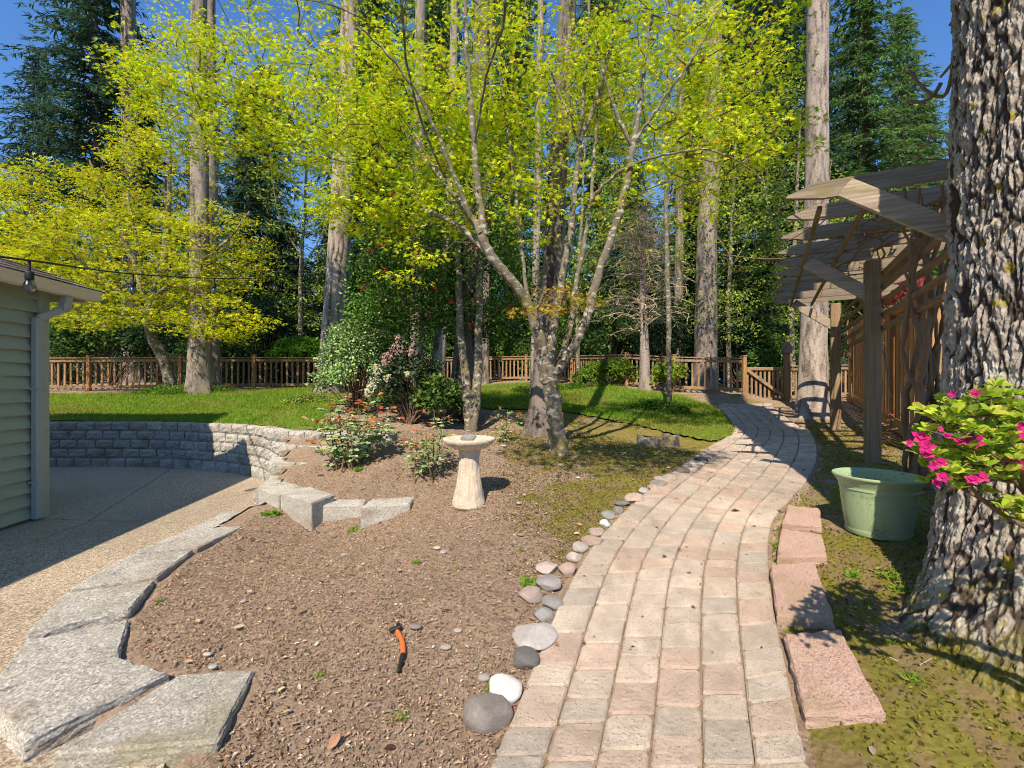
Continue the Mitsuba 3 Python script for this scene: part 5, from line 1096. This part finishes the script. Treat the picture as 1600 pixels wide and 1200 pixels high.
# low ground cover
GC = [(295, 611, 1.35, .7, .20, 'low leafy ground cover patch round the double fir trunks'), (1020, 636, .60, .45, .20, 'bright green ground cover mound on the right lawn'), (1062, 643, .30, .3, .15, 'small darker ground cover tuft at the right end of the bright mound'), (890, 603, .8, .5, .16, 'ground cover mound on the lawn behind the maple'), (485, 622, .55, .5, .10, 'pale ground cover round the foot of the leaning fir'), (820, 602, .5, .4, .14, 'small ground cover mound left of the dark furrowed fir')]
for i, (px, py, rx, ry, rz, l) in enumerate(GC):
    c = hit(px, py + 6) if py > 608 else np.array([*wp(px, 12.3 if px < 400 else 14.2), 0]); c[2] = ground(c[0], c[1]) + rz * .35
    shrub('ground_cover', l, c, [rx, ry, rz], int(3200 + 4500 * rx), .055, [(.08, .19, .025), (.13, .27, .035), (.19, .33, .05)] if i != 4 else [(.22, .33, .06), (.30, .38, .09)], KITE, 60, 150 + i, cat='ground cover', cr=.22, stems=False)

# ---- roses
def rose(key, label, base, canes, leaf, seed, cols, wts):
    rg = np.random.default_rng(seed); key = num(key); tag(key, label, 'rose bush'); b = hit(*base); C, A, Nn, Sz, Kc = [], [], [], [], []
    for px, py, dd in canes:
        e = P(px, py, b[1] + dd); b2 = b + [rg.normal(0, .09), rg.normal(0, .07), -.04]; m = (b2 + e) / 2 + [(e[0] - b2[0]) * .22, 0, -.02]; p = smooth_line(np.array([b2, m, e]), 14, .006, rg)
        k = num(key + '__cane'); scene[k] = MB().add(*tube(p, np.linspace(.010, .0035, 14), 6)).shape('mat_cane', True)
        for s in range(3, 14):
            for _ in range(2 if s < 7 else 3):
                if rg.random() < (.75 if s < 7 else .35): continue
                g = rg.uniform(0, 6.28); o = np.array([math.cos(g), math.sin(g), rg.uniform(-.1, .5)]); st = p[s] + o * rg.uniform(.02, .07); new = (s > 11 and rg.random() < .7) or rg.random() < .08
                for t, side in ((.0, 0), (.035, 1), (.035, -1), (.065, 1), (.065, -1))[:rg.integers(3, 6)]:
                    sd = nrm(np.cross(o, UP)); C.append(st + o * (.075 - t)); A.append(o * (1 if side == 0 else .4) + sd * side * .9 + [0, 0, -.15]); Nn.append(np.array([0, -.2, 1.0]) + rg.normal(0, .45, 3)); Sz.append(leaf * rg.uniform(.7, 1.2)); Kc.append(new)
    Kc = np.array(Kc); col = palette(rg, len(C), cols, wts, .12); col[Kc] = palette(rg, int(Kc.sum()), [(.42, .12, .06), (.46, .24, .09), (.40, .36, .10), (.30, .10, .06)])
    mb = MB(); leaf_mesh(mb, np.array(C), np.array(A), np.array(Nn), np.array(Sz), col, OVAL); scene[key + '__leaves'] = mb.shape('mat_gloss_leaf'); labels[key + '__leaves'] = {'kind': 'stuff'}
mat('mat_cane', (.16, .12, .06), .7, .3)
RG = [(.30, .46, .19), (.42, .55, .27), (.20, .34, .12), (.52, .48, .2)]
rose('rose_bush', 'large rose bush with pale green leaves and coppery tips in front of the block wall', (549, 728), [(498, 690, -.1), (515, 640, -.1), (530, 628, .1), (545, 618, 0), (560, 630, -.15), (578, 622, .1), (590, 640, 0), (605, 640, -.1), (540, 655, -.3), (570, 660, -.25), (612, 652, .15), (520, 665, .1), (500, 660, .1), (553, 640, .25), (587, 660, .2)], .075, 1, RG, [.35, .3, .25, .1])
rose('rose_bush', 'smaller rose bush with dark red new leaves left of the bird bath', (668, 748), [(640, 690, 0), (652, 680, .1), (665, 668, -.1), (678, 640, .05), (690, 655, 0), (683, 690, -.15), (655, 705, -.15)], .056, 2, RG, [.2, .2, .4, .2])
rose('rose_bush', 'sparse young rose between the twin stems and the maple trunk', (788, 690), [(780, 655, 0), (793, 640, .1), (800, 650, -.1), (785, 665, .1)], .045, 3, RG, [.2, .2, .4, .2])
rose('rose_bush', 'few coppery sprigs beside the near pergola post', (1377, 700), [(1360, 660, -.2), (1392, 655, -.3), (1375, 668, -.3)], .04, 4, [(.45, .26, .17), (.38, .2, .13)], [.5, .5])

# ---- azalea in the right foreground
def azalea():
    rg = np.random.default_rng(12); key = 'azalea'; tag(key, 'azalea branches with lime green leaves and magenta flowers in front of the huge fir', 'azalea'); root = np.array([2.35, .95, float(ground(2.35, .95))]); tg = []
    for px, py, rx, ry, n in [(1500, 660, 70, 40, 50), (1560, 650, 60, 50, 50), (1475, 720, 50, 42, 44), (1540, 725, 70, 52, 72), (1590, 700, 60, 70, 56), (1600, 795, 50, 28, 24), (1700, 760, 90, 110, 60), (1440, 690, 18, 22, 6)]:
        for _ in range(n):
            u = rdir(rg, 1)[0]; q = rg.random() ** .5; d = rg.uniform(1.25, 1.62); tg.append(P(px + u[0] * rx * q, py + u[1] * ry * q, d))
    tg = np.array(tg); hub = [P(1640, 840, 1.45), P(1610, 780, 1.45), P(1690, 800, 1.4)]
    limbs = [([root, (root + h) / 2 + rg.normal(0, .03, 3), h], [.018, .010]) for h in hub] + [([hub[0], P(1560, 800, 1.45), P(1500, 730, 1.4)], [.009, .004]), ([hub[1], P(1540, 700, 1.45), P(1490, 650, 1.45)], [.009, .004]), ([hub[1], P(1590, 700, 1.4), P(1580, 640, 1.45)], [.009, .004])]
    mb = MB()
    for pts, rad in limbs: mb.add(*tube(smooth_line(np.array(pts), 10), np.interp(np.linspace(0, 1, 10), [0, 1], rad), 7))
    (v, f), _ = grow(limbs, tg, rg, .0016, .07, .006); mb.add(v, f); scene[key + '__stems'] = mb.shape('mat_twig', True); labels[key + '__stems'] = {'kind': 'stuff'}
    per = 9; n = len(tg) * per; g = np.tile(np.arange(per) * 2 * np.pi / per, len(tg)) + rg.normal(0, .3, n); el = rg.uniform(.1, .9, n); a = np.stack([np.cos(g) * np.cos(el), np.sin(g) * np.cos(el), np.sin(el)], -1)
    ax = nrm(rg.normal(0, .4, (len(tg), 3)) + [-.15, -.3, 1]); nn = nrm(np.repeat(ax, per, 0) + rg.normal(0, .25, (n, 3))); mb = MB()
    leaf_mesh(mb, np.repeat(tg, per, 0), a, nn, rg.uniform(.022, .040, n), palette(rg, n, [(.42, .54, .05), (.34, .50, .045), (.52, .56, .09), (.26, .42, .05)], None, .1), OVAL); scene[key + '__leaves'] = mb.shape('mat_leaf'); labels[key + '__leaves'] = {'kind': 'stuff'}
    for px, py, s in [(1437, 686, .042), (1448, 700, .036), (1421, 694, .02), (1447, 712, .03), (1489, 616, .02), (1524, 618, .026), (1500, 690, .038), (1523, 692, .04), (1478, 684, .024), (1470, 724, .03), (1472, 748, .03), (1460, 757, .026), (1517, 752, .032), (1535, 748, .032), (1580, 730, .036), (1590, 728, .03), (1590, 675, .036), (1600, 665, .036), (1468, 672, .016), (1456, 728, .024)]:
        c = P(px, py, rg.uniform(1.2, 1.3)); ax = nrm(np.array([-.3, -.8, .5]) + rg.normal(0, .35, 3)); e1 = nrm(np.cross(ax, UP)); e2 = np.cross(ax, e1); m = 5; tw = rg.uniform(0, 6); mb = MB()
        for rep in range(2):
            g = np.arange(m) * 2 * np.pi / m + tw + rep * .6; A = np.cos(g)[:, None] * e1 + np.sin(g)[:, None] * e2 + ax * (.55 if rep == 0 else 1.3)
            leaf_mesh(mb, np.repeat(c[None], m, 0) + rep * .004, A, np.repeat(ax[None], m, 0), s * .66 * rg.uniform(.85, 1.1, m) * (1 - .25 * rep), palette(rg, m, [(.72, .035, .30), (.62, .03, .24), (.75, .07, .28)], None, .07), OVAL)
        k = num(key + '__flower'); scene[k] = mb.shape('mat_leaf')
azalea()

# ---------------------------------------------------------------- grass, weeds, mulch chips
def scatter(path, n, rg, box_=None):
    x0, y0, x1, y1 = box_ or path.g.bounds; p = np.c_[rg.uniform(x0, x1, n), rg.uniform(y0, y1, n)]; return p[path.has(p[:, 0], p[:, 1])]
def grass():
    rg = np.random.default_rng(61); p = scatter(LAWN, 520000, rg, (-13, 6.3, 6.5, 17)); keep = rg.random(len(p)) < np.clip((9.5 / p[:, 1]) ** 2, .12, 1) ; p = p[keep]; n = len(p)
    z = ground(p[:, 0], p[:, 1]) + .02; c = np.c_[p, z]; a = np.c_[rg.normal(0, .45, (n, 2)), np.ones(n)]; q3 = np.c_[p * .7, np.zeros(n)]; t = np.clip(meshkit.fbm(q3, 3) * 1.6 - .35, 0, 1)[:, None]; u = np.clip(meshkit.fbm(q3 * 3.1 + 9, 2) * 1.8 - .5, 0, 1)[:, None]
    col = (np.array([.19, .38, .035]) * (1 - t) + np.array([.33, .44, .055]) * t) * (1 - .45 * u * t) + np.array([.12, .08, .02]) * u * t * .45; w = np.clip(meshkit.fbm(q3 * 1.7 + 40, 3) * 3 - 1.55, 0, 1)[:, None]; col = col * (1 - .55 * w) + np.array([.40, .34, .11]) * w * .55; col = col * rg.uniform(.6, 1.4, (n, 1))
    mb = MB(); leaf_mesh(mb, c, a, np.c_[rg.normal(0, 1, (n, 2)), np.zeros(n)], rg.uniform(.035, .085, n) * np.clip(p[:, 1] / 9, .8, 1.5), col, (BLADE[0] * [1, 1.5 * 1, 1], BLADE[1])); scene['lawn_grass'] = mb.shape('mat_leaf'); tag('lawn_grass', 'short green grass blades of the lawn', 'grass', kind='stuff')
grass()
BED = MPath([(-2.4, 4.45), (-2.4, 3.9), (-2.35, 3.2), (-2.1, 2.55), (-1.85, 2.25), (-1.5, 2.12), (-1.15, 2.15), (-1.05, 1.4), (-.1, 1.4), (0.02, 1.9), (.12, 2.3), (.36, 2.9), (.8, 3.6), (1.6, 4.7), (2.6, 6.2), (1.2, 7.4), (-.6, 7.4), (-1.7, 6.6), (-2.1, 5.6), (-2.5, 5.2), (-2.3, 4.7)])
def chips():
    rg = np.random.default_rng(62); p = scatter(BED, 190000, rg); w = np.clip(1.15 - (p[:, 0] + .1) / .9, .10, 1) * np.clip((3.2 / p[:, 1]) ** 1.3, .2, 1); p = p[rg.random(len(p)) < w]; n = len(p)
    c = np.c_[p, ground(p[:, 0], p[:, 1]) + .012 + .035 * (meshkit.fbm(np.c_[p, 0 * p[:, 0]] * 2.2, 3) - .5) + .022 * (meshkit.fbm(np.c_[p, 0 * p[:, 0]] * 11, 3, 5) - .5)]
    a = np.c_[rg.normal(0, 1, (n, 2)), rg.normal(0, .25, n)]; nn = np.c_[rg.normal(0, .4, (n, 2)), np.ones(n)]
    col = palette(rg, n, [(.31, .215, .15), (.23, .16, .105), (.41, .31, .22), (.14, .10, .065), (.56, .47, .37), (.33, .21, .14)], [.30, .24, .23, .09, .08, .06], .15)
    mb = MB(); leaf_mesh(mb, c - nrm(a) * .008, a, nn, rg.gamma(2.6, .0032, n) + .005, col, (KITE[0] * [1, .75, 2], KITE[1])); scene['mulch_chips'] = mb.shape('mat_chips'); tag('mulch_chips', 'weathered bark chips scattered over the bed', 'mulch', kind='stuff')
chips()
MOSS = [BED, MPath([(1.22, 1.1), (1.30, 1.9), (1.6, 2.8), (2.05, 3.6), (2.8, 4.4), (3.75, 5.3), (4.4, 6.6), (5.3, 9), (6.6, 10.5), (7, 8), (5.2, 5.6), (4.2, 3.6), (3.6, 2.6), (2.9, 1.2)])]
def moss():
    rg = np.random.default_rng(63); P_, W_ = [], []
    for i, m in enumerate(MOSS):
        p = scatter(m, 90000 if i == 0 else 90000, rg); b = np.clip(1 - (p[:, 0] + .30 + .12 * (p[:, 1] - 3.2)) / .9, 0, 1) if i == 0 else np.full(len(p), .25); q = np.c_[p, 0 * p[:, 0]]
        t = 1.03 - 1.2 * b + 1.1 * (meshkit.fbm(q * 1.3, 3) - .5) + .9 * (meshkit.fbm(q * 7, 2, 3) - .5); P_.append(p[(t > .55) & (rg.random(len(p)) < np.clip((3.2 / p[:, 1]) ** 1.2, .25, 1))])
    p = np.vstack(P_); n = len(p); q = np.c_[p, 0 * p[:, 0]]; c = np.c_[p, ground(p[:, 0], p[:, 1]) + .004 + .035 * (meshkit.fbm(q * 2.2, 3) - .5) + .022 * (meshkit.fbm(q * 11, 3, 5) - .5)]
    mb = MB(); leaf_mesh(mb, c, np.c_[rg.normal(0, 1, (n, 2)), rg.uniform(.2, 1.4, n)], np.c_[rg.normal(0, .5, (n, 2)), np.ones(n)], rg.uniform(.010, .026, n), palette(rg, n, [(.19, .18, .035), (.26, .245, .05), (.12, .12, .025), (.24, .30, .045), (.29, .20, .11)], [.3, .25, .2, .1, .15], .18), KITE)
    scene['moss'] = mb.shape('mat_leaf'); tag('moss', 'olive and golden moss covering the shaded earth', 'moss', kind='stuff')
moss()
def weeds():
    rg = np.random.default_rng(64); i = 0
    for px, py, s, l in [(825, 915, .055, 'bright green weed tuft by the grey stones'), (770, 1080, .04, 'small weed tuft beside the white oval stone'), (815, 862, .04, 'weed tuft near the upper stones'), (650, 880, .03, 'tiny weed in the bed behind the orange tool'), (712, 892, .03, 'tiny weed sprig left of the tuft by the stones'), (500, 1058, .03, 'tiny weed in the near bed left of the tool'), (555, 830, .05, 'pale weed at the foot of the low blocks'), (625, 1125, .04, 'weed tuft at the near edge of the bed'),
                          (247, 942, .03, 'tiny weed beside the curb block bend'), (425, 805, .07, 'thin grass shoot at the wall end'), (1395, 905, .075, 'feathery green weed below the planter'), (1408, 922, .05, 'leafy weed just in front of the feathery one'), (1330, 900, .04, 'small moss-side weed left of the feathery one'), (1430, 1065, .05, 'low green weed near the foot of the huge fir'), (1390, 1005, .03, 'single seedling in the moss right of the flagstones'), (560, 735, .05, 'yellow green weed under the large rose bush'), (1215, 855, .05, 'tuft of moss and weed between pavers and flagstones')]:
        c = hit(px, py); n = 60; key = num('weed'); a = rdir(rg, n) * [1, 1, .6] + [0, 0, .7]; mb = MB(); leaf_mesh(mb, c + rg.normal(0, s * .35, (n, 3)) * [1, 1, .05], a, rdir(rg, n) + [0, -.5, .6], rg.uniform(.4, 1.1, n) * s, palette(rg, n, [(.14, .30, .03), (.22, .38, .05), (.30, .40, .07)]), NEEDLE if i % 3 else KITE); scene[key] = mb.shape('mat_leaf'); tag(key, l, 'weed', 'small weeds in the beds'); i += 1
weeds()
def litter():
    rg = np.random.default_rng(65); mb = MB(); n = 1500; s = rg.uniform(1.2, _s[-1], n); t = np.where(rg.random(n) < .3, rg.uniform(0, 1, n), rg.uniform(1.0, 1.9, n)); q = pathpt(s, t); c = np.c_[q, ground(q[:, 0], q[:, 1]) + .036]; c[(t < 0) | (t > 1), 2] -= .022
    leaf_mesh(mb, c, np.c_[rg.normal(0, 1, (n, 2)), rg.normal(0, .1, n)], np.c_[rg.normal(0, .2, (n, 2)), np.ones(n)], rg.gamma(2., .006, n) + .004, palette(rg, n, [(.16, .10, .06), (.26, .15, .08), (.10, .07, .05), (.30, .24, .16)], None, .2), KITE); scene['leaf_litter'] = mb.shape('mat_chips'); tag('leaf_litter', 'scattered dry leaf bits on and beside the path', 'leaf litter', kind='stuff')
litter()

def sticks():
    rg = np.random.default_rng(66); mb = MB(); C = []
    for m, n in ((MOSS[1], 330), (BED, 260)):
        C.append(scatter(m, n, rg))
    C = np.vstack(C); g = rg.uniform(0, np.pi, len(C)); L = rg.gamma(2.5, .018, len(C)) + .015; d = np.stack([np.cos(g), np.sin(g)], -1) * L[:, None] / 2
    a = np.c_[C - d, ground(*(C - d).T) + .016]; b = np.c_[C + d, ground(*(C + d).T) + .018 + rg.random(len(C)) * .01]; r_ = rg.uniform(.0012, .0028, len(C))
    v, f = edge_tubes(a, b, r_, r_ * .6, 4); scene['twig_litter'] = MB().add(v, f, (.5, .5), np.repeat(palette(rg, len(C), [(.26, .18, .12), (.38, .31, .22), (.16, .11, .08)]), 8, 0)).shape('mat_chips'); tag('twig_litter', 'thin dry twigs lying on the bed and the mossy ground', 'twigs', kind='stuff')
    p = scatter(BED, 150, rg); ico = trimesh.creation.icosphere(1)
    for q in p:
        s = rg.gamma(2, .005) + .004; mb.add(ico.vertices * s * [1.3, 1, .6] * rg.uniform(.8, 1.2, 3) + onground(*q, s * .3 + .01), ico.faces, (.5, .5), palette(rg, 1, [(.34, .33, .31), (.45, .42, .38), (.22, .2, .19)])[0])
    scene['bed_pebbles'] = mb.shape('mat_chips', True); tag('bed_pebbles', 'small grey pebbles strewn over the brown bed', 'pebbles', kind='stuff')
    # old bark pieces and dry leaves, larger than the mulch
    n = 900; p = np.vstack([scatter(BED, n, rg), scatter(MOSS[1], n, rg)]); n = len(p); mb = MB()
    leaf_mesh(mb, np.c_[p, ground(p[:, 0], p[:, 1]) + .02], np.c_[rg.normal(0, 1, (n, 2)), rg.normal(0, .15, n)], np.c_[rg.normal(0, .35, (n, 2)), np.ones(n)], rg.gamma(3, .007, n) + .008, palette(rg, n, [(.36, .24, .14), (.24, .16, .10), (.46, .36, .25), (.15, .10, .07)], None, .18), OVAL)
    scene['dry_leaves'] = mb.shape('mat_chips'); tag('dry_leaves', 'brown dry leaves and bark flakes scattered over the ground', 'dry leaves', kind='stuff')
sticks()
